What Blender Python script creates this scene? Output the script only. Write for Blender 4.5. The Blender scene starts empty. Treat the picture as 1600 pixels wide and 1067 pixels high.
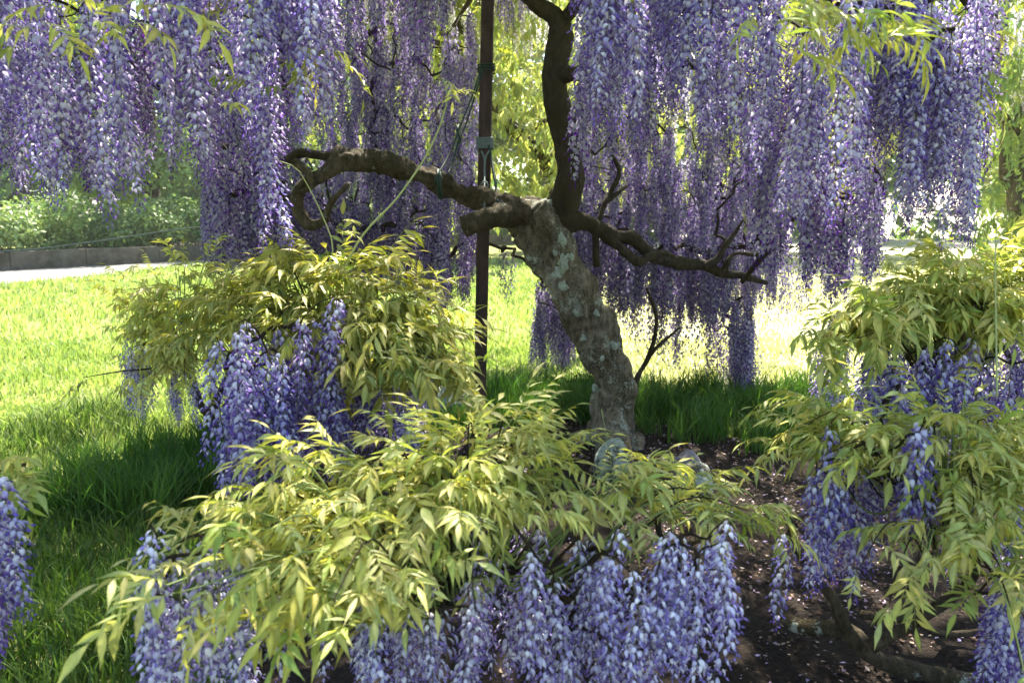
import bpy, math, random
import numpy as np
from mathutils import Vector, Matrix, noise
from mathutils.bvhtree import BVHTree
random.seed(7); rng = np.random.default_rng(7)
S = bpy.context.scene; COL = S.collection
R = math.radians

# ------------------------------------------------------------ camera, sky, sun, exposure
PITCH = R(9.2); F = 1253.0; CH = 1.6
cd = bpy.data.cameras.new('camera'); cam = bpy.data.objects.new('camera', cd); COL.objects.link(cam)
cam.location = (0, 0, CH); cam.rotation_euler = (math.pi/2 - PITCH, 0, 0)
cd.sensor_width = 36; cd.lens = 36*F/1600; cd.clip_end = 600; cd.clip_start = .05
cd.dof.use_dof = True; cd.dof.focus_distance = 3.6; cd.dof.aperture_fstop = 5.0
S.camera = cam
SUN_EL, SUN_AZ = R(56), R(12)            # sun high behind the tree, a little to the right (azimuth from +Y to +X)
w = bpy.data.worlds.new('World'); S.world = w; w.use_nodes = True
nt = w.node_tree; bg = nt.nodes['Background']; sky = nt.nodes.new('ShaderNodeTexSky')
sky.sky_type = 'NISHITA'; sky.sun_disc = False; sky.sun_elevation = SUN_EL; sky.sun_rotation = SUN_AZ
sky.air_density = 1.0; sky.dust_density = 1.5
nt.links.new(sky.outputs[0], bg.inputs[0]); bg.inputs[1].default_value = 0.1
sl = bpy.data.lights.new('sun', 'SUN'); so = bpy.data.objects.new('sun', sl); COL.objects.link(so)
sl.energy = 5.0; sl.angle = R(.5); sl.color = (1, .94, .82)
sd = Vector((math.sin(SUN_AZ)*math.cos(SUN_EL), math.cos(SUN_AZ)*math.cos(SUN_EL), math.sin(SUN_EL)))
so.rotation_euler = sd.to_track_quat('Z', 'Y').to_euler(); so.location = (0, 0, 30)
S.view_settings.view_transform = 'Standard'; S.view_settings.look = 'None'
S.view_settings.exposure = 2.08; S.view_settings.gamma = 1
S.render.engine = 'CYCLES'
S.cycles.max_bounces = 8; S.cycles.diffuse_bounces = 4; S.cycles.transmission_bounces = 6; S.cycles.glossy_bounces = 2

FW = Vector((0, math.cos(PITCH), -math.sin(PITCH))); UP = Vector((0, math.sin(PITCH), math.cos(PITCH)))
def P(u, v, Y):
    """the point seen at pixel u,v of the photograph at world depth Y"""
    d = FW + Vector((1, 0, 0))*((u-800)/F) - UP*((v-533.5)/F)
    return Vector((0, 0, CH)) + d*(Y/d.y)
def G(u, v):
    """the ground point seen at pixel u,v"""
    d = FW + Vector((1, 0, 0))*((u-800)/F) - UP*((v-533.5)/F)
    return Vector((0, 0, CH)) + d*(-CH/d.z)
def W(px, Y): return px*Y/F
def lerp(a, b, t): return a+(b-a)*t
def env(pts, u):
    if u <= pts[0][0]: return pts[0][1]
    for a, b in zip(pts, pts[1:]):
        if u <= b[0]: return lerp(a[1], b[1], (u-a[0])/(b[0]-a[0]))
    return pts[-1][1]
def inpoly(x, y, poly):
    c = False; n = len(poly)
    for i in range(n):
        x1, y1 = poly[i]; x2, y2 = poly[i-1]
        if (y1 > y) != (y2 > y) and x < (x2-x1)*(y-y1)/(y2-y1)+x1: c = not c
    return c
def inpoly_np(x, y, poly):
    c = np.zeros(len(x), bool); n = len(poly)
    for i in range(n):
        x1, y1 = poly[i]; x2, y2 = poly[i-1]
        m = ((y1 > y) != (y2 > y)) & (x < (x2-x1)*(y-y1)/((y2-y1) or 1e-9)+x1)
        c ^= m
    return c

# ------------------------------------------------------------ object helpers
def tag(o, label=None, cat=None, group=None, kind=None):
    if label: o['label'] = label
    if cat: o['category'] = cat
    if group: o['group'] = group
    if kind: o['kind'] = kind
    return o
def empty(name, loc):
    o = bpy.data.objects.new(name, None); COL.objects.link(o); o.location = loc; o.empty_display_size = .1
    return o
def mesh_data(name, V, Fc, mats, col=None, mi=None, smooth=True):
    me = bpy.data.meshes.new(name)
    me.from_pydata([tuple(v) for v in V], [], Fc)
    for m in (mats if isinstance(mats, (list, tuple)) else [mats]): me.materials.append(m)
    if col is not None:
        a = me.color_attributes.new('Col', 'FLOAT_COLOR', 'POINT')
        c = np.ones((len(V), 4), np.float32); c[:, :3] = np.asarray(col, np.float32)[:, :3]
        a.data.foreach_set('color', c.ravel())
    if mi is not None: me.polygons.foreach_set('material_index', np.asarray(mi, np.int32))
    if smooth: me.polygons.foreach_set('use_smooth', np.ones(len(me.polygons), bool))
    me.update()
    return me
def fast_mesh(name, V, nper, Ftmpl, count, mats, col=None, smooth=True):
    """count copies of a template of nper vertices and faces Ftmpl; V is (count*nper, 3)"""
    me = bpy.data.meshes.new(name); me.vertices.add(len(V)); me.vertices.foreach_set('co', V.astype(np.float32).ravel())
    loops = np.concatenate([np.array(f) for f in Ftmpl]); lt = np.array([len(f) for f in Ftmpl])
    L = (loops[None, :] + (np.arange(count)*nper)[:, None]).ravel()
    tot = np.tile(lt, count); st = np.concatenate([[0], np.cumsum(tot)[:-1]])
    me.loops.add(len(L)); me.loops.foreach_set('vertex_index', L.astype(np.int32))
    me.polygons.add(len(tot)); me.polygons.foreach_set('loop_start', st.astype(np.int32)); me.polygons.foreach_set('loop_total', tot.astype(np.int32))
    me.update(calc_edges=True)
    if smooth: me.polygons.foreach_set('use_smooth', np.ones(len(tot), bool))
    me.materials.append(mats)
    if col is not None:
        a = me.color_attributes.new('Col', 'FLOAT_COLOR', 'POINT')
        c = np.ones((len(V), 4), np.float32); c[:, :3] = col
        a.data.foreach_set('color', c.ravel())
    return me
def link(name, me, parent=None, loc=None):
    o = bpy.data.objects.new(name, me); COL.objects.link(o)
    if loc is not None: o.location = loc
    if parent is not None:
        o.parent = parent
        if loc is None: o.location = -parent.location      # mesh data is in world metres
        else: o.location = Vector(loc)-parent.location
    return o
def put(name, me, parent, mat4):
    """one shared-data instance; mat4 is the world matrix, parents are unrotated empties"""
    o = bpy.data.objects.new(name, me); COL.objects.link(o); o.parent = parent
    o.matrix_local = Matrix.Translation(-parent.location) @ mat4
    return o

# ------------------------------------------------------------ materials
class M:
    def __init__(s, name, rough=.7, spec=.3):
        s.m = bpy.data.materials.new(name); s.m.use_nodes = True; s.t = s.m.node_tree
        s.b = s.t.nodes['Principled BSDF']; s.out = s.t.nodes['Material Output']
        s.b.inputs['Roughness'].default_value = rough; s.b.inputs['Specular IOR Level'].default_value = spec
    def n(s, typ, **k):
        x = s.t.nodes.new(typ)
        for a, b in k.items():
            if a in x.inputs: x.inputs[a].default_value = b
            else: setattr(x, a, b)
        return x
    def l(s, a, b): s.t.links.new(a, b)
    def coord(s, kind='Object', scale=(1, 1, 1)):
        c = s.n('ShaderNodeTexCoord'); m = s.n('ShaderNodeMapping'); m.inputs['Scale'].default_value = scale
        s.l(c.outputs[kind], m.inputs[0]); return m.outputs[0]
    def noise(s, vec, scale, detail=4, rough=.55):
        x = s.n('ShaderNodeTexNoise'); x.inputs['Scale'].default_value = scale; x.inputs['Detail'].default_value = detail
        x.inputs['Roughness'].default_value = rough
        if vec is not None: s.l(vec, x.inputs['Vector'])
        return x.outputs['Fac']
    def ramp(s, fac, stops):
        x = s.n('ShaderNodeValToRGB'); e = x.color_ramp.elements
        while len(e) < len(stops): e.new(.5)
        for i, (p, c) in enumerate(stops):
            e[i].position = p; e[i].color = (*c, 1) if len(c) == 3 else c
        s.l(fac, x.inputs[0]); return x.outputs[0]
    def mix(s, fac, a, b, mode='MIX'):
        x = s.n('ShaderNodeMix', data_type='RGBA', blend_type=mode)
        for sock, val in ((x.inputs[0], fac), (x.inputs[6], a), (x.inputs[7], b)):
            if isinstance(val, bpy.types.NodeSocket): s.l(val, sock)
            elif isinstance(val, tuple): sock.default_value = (*val, 1)
            else: sock.default_value = val
        return x.outputs[2]
    def bump(s, h, strength=.5, dist=.01):
        x = s.n('ShaderNodeBump'); x.inputs['Strength'].default_value = strength; x.inputs['Distance'].default_value = dist
        s.l(h, x.inputs['Height']); s.l(x.outputs[0], s.b.inputs['Normal'])
    def base(s, c): s.l(c, s.b.inputs['Base Color'])
    def translucent(s, colsock, amount, tint=(1, 1, 1)):
        tr = s.n('ShaderNodeBsdfTranslucent'); c = s.mix(1.0, colsock, tint, 'MULTIPLY'); s.l(c, tr.inputs[0])
        mx = s.n('ShaderNodeMixShader'); mx.inputs[0].default_value = amount
        s.l(s.b.outputs[0], mx.inputs[1]); s.l(tr.outputs[0], mx.inputs[2]); s.l(mx.outputs[0], s.out.inputs[0])

def petal_mat(name, hue=.5, sat=1.0, val=1.0, trans=.42):
    m = M(name, .55, .25)
    a = m.n('ShaderNodeAttribute', attribute_name='Col'); oi = m.n('ShaderNodeObjectInfo')
    hs = m.n('ShaderNodeHueSaturation'); m.l(a.outputs['Color'], hs.inputs['Color'])
    mr = m.n('ShaderNodeMapRange'); m.l(oi.outputs['Random'], mr.inputs[0]); mr.inputs[3].default_value = hue-.012; mr.inputs[4].default_value = hue+.022
    m.l(mr.outputs[0], hs.inputs['Hue'])
    mv = m.n('ShaderNodeMapRange'); m.l(oi.outputs['Random'], mv.inputs[0]); mv.inputs[3].default_value = val*1.1; mv.inputs[4].default_value = val*.82
    m.l(mv.outputs[0], hs.inputs['Value']); hs.inputs['Saturation'].default_value = sat
    m.base(hs.outputs[0]); m.translucent(hs.outputs[0], trans, (1.0, .92, 1.0))
    return m.m
def leaf_mat(name, ca, cb, cc, trans=.4, rough=.5):
    m = M(name, rough, .45)
    a = m.n('ShaderNodeAttribute', attribute_name='Col'); oi = m.n('ShaderNodeObjectInfo')
    r = m.ramp(oi.outputs['Random'], [(0, ca), (.5, cb), (1, cc)])
    v = m.noise(m.coord('Object'), 26, 3)
    r2 = m.mix(1.0, r, m.ramp(v, [(.3, (.78, .8, .75)), (.7, (1.15, 1.12, 1.1))]), 'MULTIPLY')
    c = m.mix(1.0, r2, a.outputs['Color'], 'MULTIPLY')
    spot = m.ramp(m.noise(m.coord('Object'), 45, 4, .6), [(.6, (0,)*3), (.7, (.55,)*3)]); c = m.mix(spot, c, (.26, .17, .05))
    m.base(c); m.bump(m.noise(m.coord('Object'), 160, 2), .35, .002)
    m.translucent(c, trans, (1.12, 1.18, .62))
    return m.m
def bark_mat(name, ca, cb, moss=.5, lichen=.5):
    m = M(name, .9, .2); v = m.coord('Object')
    st = m.coord('Object', (1, 1, .35))
    n1 = m.noise(st, 38, 10, .7); n2 = m.noise(v, 3.2, 4); n3 = m.noise(v, 9, 6, .7); n4 = m.noise(v, 95, 6, .7)
    c = m.ramp(n1, [(.3, ca), (.5, tuple(lerp(a, b, .5) for a, b in zip(ca, cb))), (.72, cb)])
    mo = m.ramp(m.mix(.5, n2, n3), [(.5-.14*moss, (0, 0, 0)), (.56, (1, 1, 1))])
    mf = m.mix(1.0, mo, m.ramp(n4, [(.35, (.35,)*3), (.6, (1,)*3)]), 'MULTIPLY')
    c = m.mix(mf, m.mix(.5*0+.0, c, c), m.mix(n4, (.016, .014, .005), (.07, .055, .016)))
    if lichen:
        la = m.noise(v, 24, 8, .8); lb_ = m.noise(v, 5.2, 3)
        th = m.ramp(m.mix(.42, la, lb_), [(.585-.05*lichen, (0,)*3), (.605-.05*lichen, (1,)*3)])
        lf = m.mix(1.0, th, m.ramp(n4, [(.3, (.25,)*3), (.5, (1,)*3)]), 'MULTIPLY')
        c = m.mix(lf, c, (.42, .46, .38))
        if lichen > .3: c = m.mix(m.ramp(m.mix(.3, m.noise(v, 75, 5, .7), lb_), [(.54, (0,)*3), (.6, (.8,)*3)]), c, (.36, .37, .30))
    m.base(c); h = m.mix(.35, n1, n4); m.bump(h, 1.0, .045)
    return m.m

MP = petal_mat('wisteria_petal_near', .5, 1.0, 1.0)
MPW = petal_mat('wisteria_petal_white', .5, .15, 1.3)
MPB = petal_mat('wisteria_petal_shaded', .522, 1.3, .55, .42)  # darkened petal copy: shade of the backlit deeper curtains put into the colour
MPF = petal_mat('wisteria_petal_skylit', .495, .8, 1.25, .4)  # pale lilac petals, brightened further to paint skylight on the front racemes
ML_FRONT = leaf_mat('young_wisteria_leaf', (.47, .45, .09), (.62, .58, .21), (.30, .37, .07), .34)
ML_LEFT = leaf_mat('olive_wisteria_leaf', (.34, .33, .06), (.54, .48, .15), (.18, .24, .05), .36)
ML_BACK = leaf_mat('sunlit_leaf', (.28, .34, .11), (.52, .53, .24), (.15, .23, .07), .42)
ML_CAN = leaf_mat('canopy_leaf', (.2, .26, .05), (.3, .34, .07), (.14, .2, .04), .4)
ML_HEDGE = leaf_mat('hedge_leaf', (.16, .26, .08), (.3, .4, .16), (.1, .2, .05), .35)
ML_STEM = M('green_stem', .5, .4); ML_STEM.b.inputs['Base Color'].default_value = (.2, .26, .07, 1); MSTEM = ML_STEM.m
MBARK = bark_mat('old_wisteria_bark', (.035, .028, .02), (.47, .39, .28), .8, .6)
MLIMB = bark_mat('backlit_limb_bark', (.016, .013, .01), (.10, .08, .055), .8, 0)  # limb bark darkened, backlit shade put into the colour
MLIMB2 = bark_mat('pale_limb_bark', (.025, .02, .014), (.25, .195, .13), .7, .1)
MTWIG = bark_mat('twig_bark', (.025, .018, .013), (.09, .065, .045), .2, 0)

# ------------------------------------------------------------ geometry: tubes
def smooth_path(pts, rad, step):
    """Catmull-Rom through pts with radii"""
    pts = [Vector(p) for p in pts]; out = []; ro = []
    q = [pts[0]*2-pts[1]] + pts + [pts[-1]*2-pts[-2]]; rr = [rad[0]]+list(rad)+[rad[-1]]
    for i in range(1, len(q)-2):
        n = max(2, int((q[i+1]-q[i]).length/step))
        for k in range(n):
            t = k/n; t2 = t*t; t3 = t2*t
            out.append(.5*((2*q[i])+(-q[i-1]+q[i+1])*t+(2*q[i-1]-5*q[i]+4*q[i+1]-q[i+2])*t2+(-q[i-1]+3*q[i]-3*q[i+1]+q[i+2])*t3))
            s = t*t*(3-2*t); ro.append(lerp(rr[i], rr[i+1], s))
    out.append(pts[-1]); ro.append(rad[-1])
    return out, ro
def tube(V, Fc, pts, rad, seg=8, flute=0, rough=0, lobes=3, seed=0, cap=True, fscale=1):
    b = len(V); n = len(pts); t = (pts[1]-pts[0]).normalized()
    a = t.orthogonal().normalized(); dist = 0
    for i in range(n):
        if i: dist += (pts[i]-pts[i-1]).length
        tn = (pts[min(i+1, n-1)]-pts[max(i-1, 0)]).normalized()
        a = (a-tn*a.dot(tn)).normalized(); c = tn.cross(a)
        for k in range(seg):
            th = 2*math.pi*k/seg; d = a*math.cos(th)+c*math.sin(th); r = rad[i]
            if flute:
                r *= 1+flute*(.6*math.cos(lobes*th+dist*2.2+seed)+.4*math.cos((lobes+2)*th-dist*3+seed*2))
            if rough:
                p = pts[i]+d*rad[i]
                r += rad[i]*rough*(noise.noise(Vector((p.x*9*fscale, p.y*9*fscale, p.z*3.5*fscale+seed)))*1.1+noise.noise(Vector((p.x*34*fscale, p.y*34*fscale, p.z*11*fscale)))*.5-abs(noise.noise(Vector((p.x*20, p.y*20, p.z*5+7))))*.55)
            V.append(pts[i]+d*r)
    for i in range(n-1):
        for k in range(seg):
            k2 = (k+1) % seg
            Fc.append((b+i*seg+k, b+i*seg+k2, b+(i+1)*seg+k2, b+(i+1)*seg+k))
    if cap:
        V.append(pts[0]); V.append(pts[-1]+(pts[-1]-pts[-2]).normalized()*rad[-1]*.3); e = len(V)
        for k in range(seg):
            Fc.append((b+(k+1) % seg, b+k, e-2)); Fc.append((b+(n-1)*seg+k, b+(n-1)*seg+(k+1) % seg, e-1))
SKEL = []      # skeleton points of the main tree
def limb(name, parent, spec, mat, seg=16, step=.02, rough=.22, flute=.06, lobes=3, seed=0, skel=None, jitter=0):
    """spec rows: pixel u, v, depth Y, width in pixels"""
    pts = [P(u, v, Y) for u, v, Y, w_ in spec]; rad = [W(w_, Y)/2*.88 for u, v, Y, w_ in spec]
    return limb3(name, parent, pts, rad, mat, seg, step, rough, flute, lobes, seed, skel)
def limb3(name, parent, pts, rad, mat, seg=16, step=.02, rough=.22, flute=.06, lobes=3, seed=0, skel=None):
    p, r = smooth_path(pts, rad, step); V, Fc = [], []
    p = [q+Vector((noise.noise(q*4+Vector((seed, 0, 0))), noise.noise(q*4+Vector((0, 9+seed, 0))), noise.noise(q*4+Vector((0, 0, 5)))))*rr*.35 for q, rr in zip(p, r)]
    tube(V, Fc, p, r, seg, flute, rough, lobes, seed)
    if skel is not None: skel.extend([tuple(q) for q in p[::4]])
    return link(name, mesh_data(name, V, Fc, mat), parent)

# ------------------------------------------------------------ geometry: wisteria raceme
BAN = np.array([(.64, .62, .85), (.70, .70, .88), (.86, .86, .95), (.50, .46, .76)])
def floret(V, Fc, C, p, o, s, hi, ped, rnd, bud=0.0):
    up = Vector((0, 0, 1)); side = o.cross(up).normalized()
    e = p + (o + up*rnd.uniform(-.35, .35)).normalized()*ped
    pc = (.12, .09, .15)
    b = len(V); wd = side*.0007 if hi else side*.0012
    V += [p-wd, p+wd, e+wd, e-wd]; C += [pc]*4; Fc.append((b, b+1, b+2, b+3))
    bc = BAN[rnd.randrange(4)]*rnd.uniform(.85, 1.08)
    kc = np.array((.16, .10, .40))*rnd.uniform(.6, 1.4)
    roll = rnd.uniform(-.5, .5); side = (side*math.cos(roll)+up*math.sin(roll)).normalized(); u2 = o.cross(side)*-1
    if u2.z < 0: u2 = -u2
    if bud > .5:      # closed bud: a small pod
        b = len(V); q = (o*.4-up*.9).normalized()
        V += [e, e+q*s*.5+side*s*.22, e+q*s*.95, e+q*s*.5-side*s*.22, e+q*s*.5+o*s*.2]
        C += [kc*1.2]*5; Fc += [(b, b+1, b+4), (b+1, b+2, b+4), (b+2, b+3, b+4), (b+3, b, b+4)]
        return
    back = -o
    if hi:
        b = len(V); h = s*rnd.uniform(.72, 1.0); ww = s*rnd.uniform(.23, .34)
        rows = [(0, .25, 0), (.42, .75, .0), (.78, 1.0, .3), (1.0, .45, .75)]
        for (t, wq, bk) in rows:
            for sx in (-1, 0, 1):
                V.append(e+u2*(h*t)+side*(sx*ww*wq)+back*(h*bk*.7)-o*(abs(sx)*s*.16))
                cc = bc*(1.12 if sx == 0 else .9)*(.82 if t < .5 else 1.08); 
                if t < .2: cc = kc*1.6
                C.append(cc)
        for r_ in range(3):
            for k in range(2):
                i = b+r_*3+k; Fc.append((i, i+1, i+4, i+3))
        b = len(V); f = (o*.85-up*rnd.uniform(.2, .75)).normalized(); L = s*rnd.uniform(.6, .85)
        V += [e, e+f*L*.5+side*s*.2-up*s*.1, e+f*L, e+f*L*.5-side*s*.2-up*s*.1, e+f*L*.55+up*s*.14]
        C += [kc*1.3, kc, kc*.8, kc, kc*1.5]
        Fc += [(b, b+1, b+4), (b+1, b+2, b+4), (b+2, b+3, b+4), (b+3, b, b+4)]
    else:
        b = len(V); h = s*1.05; ww = s*.5
        V += [e+o*s*.05, e+u2*h*.55+side*ww-up*0, e+u2*h+back*h*.3, e+u2*h*.55-side*ww]
        C += [bc*.9, bc, bc, bc]; Fc.append((b, b+1, b+2, b+3))
        b = len(V); f = (o*.85-up*.5).normalized()
        V += [e, e+f*s*.45+side*s*.22, e+f*s*.85, e+f*s*.45-side*s*.22]
        C += [kc*1.2]*4; Fc.append((b, b+1, b+2, b+3))
def raceme_geo(L, hi, seed, fat=1.0, sparse=1.0):
    rnd = random.Random(seed); V, Fc, C = [], [], []
    nf = int(L*(225 if hi else 175)*sparse); bx, by = rnd.uniform(-.05, .05), rnd.uniform(-.05, .05)
    def ax(t): return Vector((bx*t*t*L*1.5+.006*math.sin(t*9+seed), by*t*t*L*1.5+.006*math.cos(t*8), -t*L))
    pts = [ax(i/10) for i in range(11)]; rads = [.0018*(1-i/14) for i in range(11)]
    tb = len(V); tube(V, Fc, pts, rads, 3, cap=False); C += [(.16, .17, .08)]*(len(V)-tb)
    ga = 2.39996; a = rnd.uniform(0, 6)
    bare = .06
    for i in range(nf):
        t = bare+(1-bare)*(i+rnd.random())/nf; a += ga+rnd.uniform(-.25, .25)
        ta = 1 if t < .7 else 1-.75*((t-.7)/.3)
        prof = min(1, .55+t*2.2)*ta
        o = Vector((math.cos(a), math.sin(a), rnd.uniform(-.25, .1))).normalized()
        s = .0212*rnd.uniform(.78, 1.2)*(.45+.55*ta)*fat*(1 if hi else 1.15)
        floret(V, Fc, C, ax(t), o, s, hi, .031*prof*rnd.uniform(.6, 1.1)*fat, rnd, bud=1 if t > .93 or rnd.random() < .04 else 0)
    return V, Fc, C
RH = {}
for L in (.28, .4, .52, .64):
    RH[L] = [mesh_data('raceme', *raceme_geo(L, True, int(L*100)+k)[:2], MP, None) for k in range(0)]
def rac_mesh(L, hi, k, mat, fat=1.0, sparse=1.0):
    V, Fc, C = raceme_geo(L, hi, int(L*1000)+k*7, fat, sparse); return mesh_data('raceme', V, Fc, mat, C)
RH = {L: [rac_mesh(L, True, k, MP) for k in range(4)] for L in (.28, .4, .52, .64)}
RHB = {L: [rac_mesh(L, True, k+4, MPB) for k in range(3)] for L in (.28, .4, .52, .64)}
RF = {L: [rac_mesh(L, True, k+9, MPF, .86) for k in range(3)] for L in (.28, .4)}
RLg = {L: [raceme_geo(L, False, int(L*1000)+k*11, 1.0) for k in range(5)] for L in (.28, .4, .52, .64)}
RL = {L: [mesh_data('raceme', V, Fc, MPB, C) for (V, Fc, C) in RLg[L]] for L in RLg}
RLS = [raceme_geo(.5, False, 900+k, 1.0, .35) for k in range(4)]
def near_len(L): return min(RH, key=lambda q: abs(q-L))
def hang_mat(top, L, base, tilt=.05):
    s = L/base
    return Matrix.Translation(top) @ Matrix.Rotation(random.uniform(0, 6.28), 4, 'Z') @ Matrix.Rotation(random.gauss(0, tilt), 4, 'X') @ Matrix.Diagonal((lerp(s, 1, .6),)*2+(s, 1))
def joined(name, items, mat, parent, kind='stuff'):
    """items: (geo (V,F,C), matrix) joined into one mesh"""
    VV, LT, LI, CC = [], [], [], []; off = 0
    cache = {}
    for g, m4 in items:
        if id(g) not in cache:
            V = np.array([tuple(v) for v in g[0]]); C = np.array([tuple(c)[:3] for c in g[2]])
            cache[id(g)] = (V, C, np.concatenate([np.array(f) for f in g[1]]), np.array([len(f) for f in g[1]]))
        V, C, li, lt = cache[id(g)]; A = np.array(m4)
        VV.append(V @ A[:3, :3].T+A[:3, 3]); CC.append(C*random.uniform(.7, 1.22)); LI.append(li+off); LT.append(lt); off += len(V)
    VV = np.concatenate(VV); CC = np.concatenate(CC); LI = np.concatenate(LI); LT = np.concatenate(LT)
    me = bpy.data.meshes.new(name); me.vertices.add(len(VV)); me.vertices.foreach_set('co', VV.astype(np.float32).ravel())
    me.loops.add(len(LI)); me.loops.foreach_set('vertex_index', LI.astype(np.int32))
    st = np.concatenate([[0], np.cumsum(LT)[:-1]])
    me.polygons.add(len(LT)); me.polygons.foreach_set('loop_start', st.astype(np.int32)); me.polygons.foreach_set('loop_total', LT.astype(np.int32))
    me.update(calc_edges=True); me.materials.append(mat)
    a = me.color_attributes.new('Col', 'FLOAT_COLOR', 'POINT'); c = np.ones((len(VV), 4), np.float32); c[:, :3] = CC; a.data.foreach_set('color', c.ravel())
    me.polygons.foreach_set('use_smooth', np.ones(len(LT), bool))
    o = link(name, me, parent)
    if kind: o['kind'] = kind
    return o

# ------------------------------------------------------------ geometry: compound wisteria leaf
def leaflet(V, Fc, C, p, d, nrm, L, wd, bend, fold, ns=6, tone=1.0, rnd=random):
    """a lance-shaped leaflet: midrib plus two blades folded up along it, tip bending down"""
    d = d.normalized(); s = d.cross(nrm).normalized(); n = s.cross(d).normalized(); b = len(V)
    prof = [0, .62, .98, .88, .5, .16, 0] if ns == 6 else [0, .8, .75, .2, 0] if ns == 4 else [0, 1, 0]
    ns = len(prof)-1; cur = Vector(p); dd = d.copy()
    tw = rnd.uniform(-.35, .35); hv = (rnd.uniform(.86, 1.12), 1, rnd.uniform(.75, 1.25)); c0_ = len(C)
    for i in range(ns+1):
        t = i/ns; hw = wd*.5*prof[i]
        if i:
            ang = -bend/ns; dd = (dd*math.cos(ang)+n*math.sin(ang)).normalized(); n = s.cross(dd).normalized(); cur = cur+dd*(L/ns)
        s2 = (s*math.cos(tw*t)+n*math.sin(tw*t)); wav = math.sin(t*9+tw*5)*hw*.16
        if i in (0, ns):
            V.append(cur.copy()); C.append((1.0*tone,)*3)
        else:
            V += [cur-s2*hw+n*(hw*fold+wav), cur.copy(), cur+s2*hw+n*(hw*fold-wav)]
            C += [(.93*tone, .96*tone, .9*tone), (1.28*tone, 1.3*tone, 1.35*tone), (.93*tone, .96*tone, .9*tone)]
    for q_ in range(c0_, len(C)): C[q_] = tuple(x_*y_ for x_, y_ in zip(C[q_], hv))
    def ids(i): return (b,) if i == 0 else ((len(V)-1,) if i == ns else tuple(b+1+3*(i-1)+k for k in range(3)))
    for i in range(ns):
        A, B = ids(i), ids(i+1)
        if len(A) == 1: Fc += [(A[0], B[1], B[0]), (A[0], B[2], B[1])]
        elif len(B) == 1: Fc += [(A[0], A[1], B[0]), (A[1], A[2], B[0])]
        else: Fc += [(A[0], A[1], B[1], B[0]), (A[1], A[2], B[2], B[1])]
def leaf_geo(seed, L=.22, pairs=6, size=.072, width=.3, droop=.5, curl=.9, ns=6):
    rnd = random.Random(seed); V, Fc, C = [], [], []
    pts = []; p = Vector((0, 0, 0)); a = rnd.uniform(.15, .45); bendy = rnd.uniform(-.25, .25)
    for i in range(9):
        pts.append(p.copy()); a -= curl/8; p = p+Vector((math.cos(a)*math.cos(bendy*i/8), math.sin(bendy*i/8), math.sin(a)))*(L/8)
    tb = len(V)
    tube(V, Fc, pts, [.0011*(1-i/14) for i in range(9)], 3, cap=False); C += [(.9, 1.1, .8)]*(len(V)-tb)
    for j in range(pairs):
        t = .26+.70*j/pairs; q = t*8; i = int(q); pos = pts[i].lerp(pts[min(8, i+1)], q-i)
        tn = (pts[min(8, i+1)]-pts[i]).normalized(); nr = Vector((0, 1, 0)).cross(tn)*-1
        nr = Vector((-tn.z, 0, tn.x)).normalized()
        for sd_ in (-1, 1):
            sz = size*(1-.28*abs(t-.6)*2)*rnd.uniform(.7, 1.2)
            d = Vector((0, sd_, 0))*rnd.uniform(.6, 1.1)+tn*rnd.uniform(.3, 1.2)+Vector((rnd.gauss(0, .18), rnd.gauss(0, .18), rnd.gauss(0, .2)))+Vector((0, 0, -1))*droop*rnd.uniform(.4, 1.7)
            leaflet(V, Fc, C, pos, d, nr+Vector((rnd.uniform(-.6, .6), rnd.uniform(-.6, .6), 0)), sz, sz*width*rnd.uniform(.85, 1.15), rnd.uniform(.1, 1.1), rnd.uniform(.15, .9), ns, rnd.uniform(.75, 1.2), rnd)
    tn = (pts[-1]-pts[-2]).normalized()
    leaflet(V, Fc, C, pts[-1], tn+Vector((0, 0, -.3*droop)), Vector((-tn.z, 0, tn.x)), size*1.12, size*width*1.1, .5, .3, ns, 1, rnd)
    return V, Fc, C
LGEO = {}
def leaf_set(mat, n, seed0, **k):
    out = []
    for i in range(n):
        rnd = random.Random(seed0+i)
        if i % 3 == 2: g = leaf_geo(seed0+i, L=rnd.uniform(.06, .11), pairs=rnd.choice((4, 5)), size=rnd.uniform(.06, .078), width=rnd.uniform(.16, .22), droop=rnd.choice((-.5, .2, 1.0)), curl=rnd.uniform(.2, 1.2))
        else: g = leaf_geo(seed0+i, L=rnd.uniform(.12, .21), pairs=rnd.choice((4, 5, 5, 6)), size=rnd.uniform(.062, .092), width=rnd.uniform(.17, .25), droop=rnd.choice((-.3, .05, .35, .8)), curl=rnd.uniform(.3, 1.7))
        me = mesh_data('leaf', *g[:2], mat, g[2]); LGEO[me.name] = (g, mat); out.append(me)
    return out
LEAF_FRONT = leaf_set(ML_FRONT, 21, 100); LEAF_LEFT = leaf_set(ML_LEFT, 18, 200)
LOWLEAF = []
for i in range(6):
    g = leaf_geo(700+i, L=.2, pairs=5, size=.075, width=.36, droop=.6, curl=1.0, ns=2); LOWLEAF.append(g)

def orient(pos, direction, scale=1.0, roll=0.0):
    """matrix that turns local +X towards direction, keeping local Z near up"""
    x = direction.normalized(); z = Vector((0, 0, 1)); y = z.cross(x)
    if y.length < 1e-3: y = Vector((0, 1, 0))
    y.normalize(); z = x.cross(y)
    m = Matrix((x, y, z)).transposed().to_4x4()
    return Matrix.Translation(pos) @ m @ Matrix.Rotation(roll, 4, 'X') @ Matrix.Scale(scale, 4)

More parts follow.
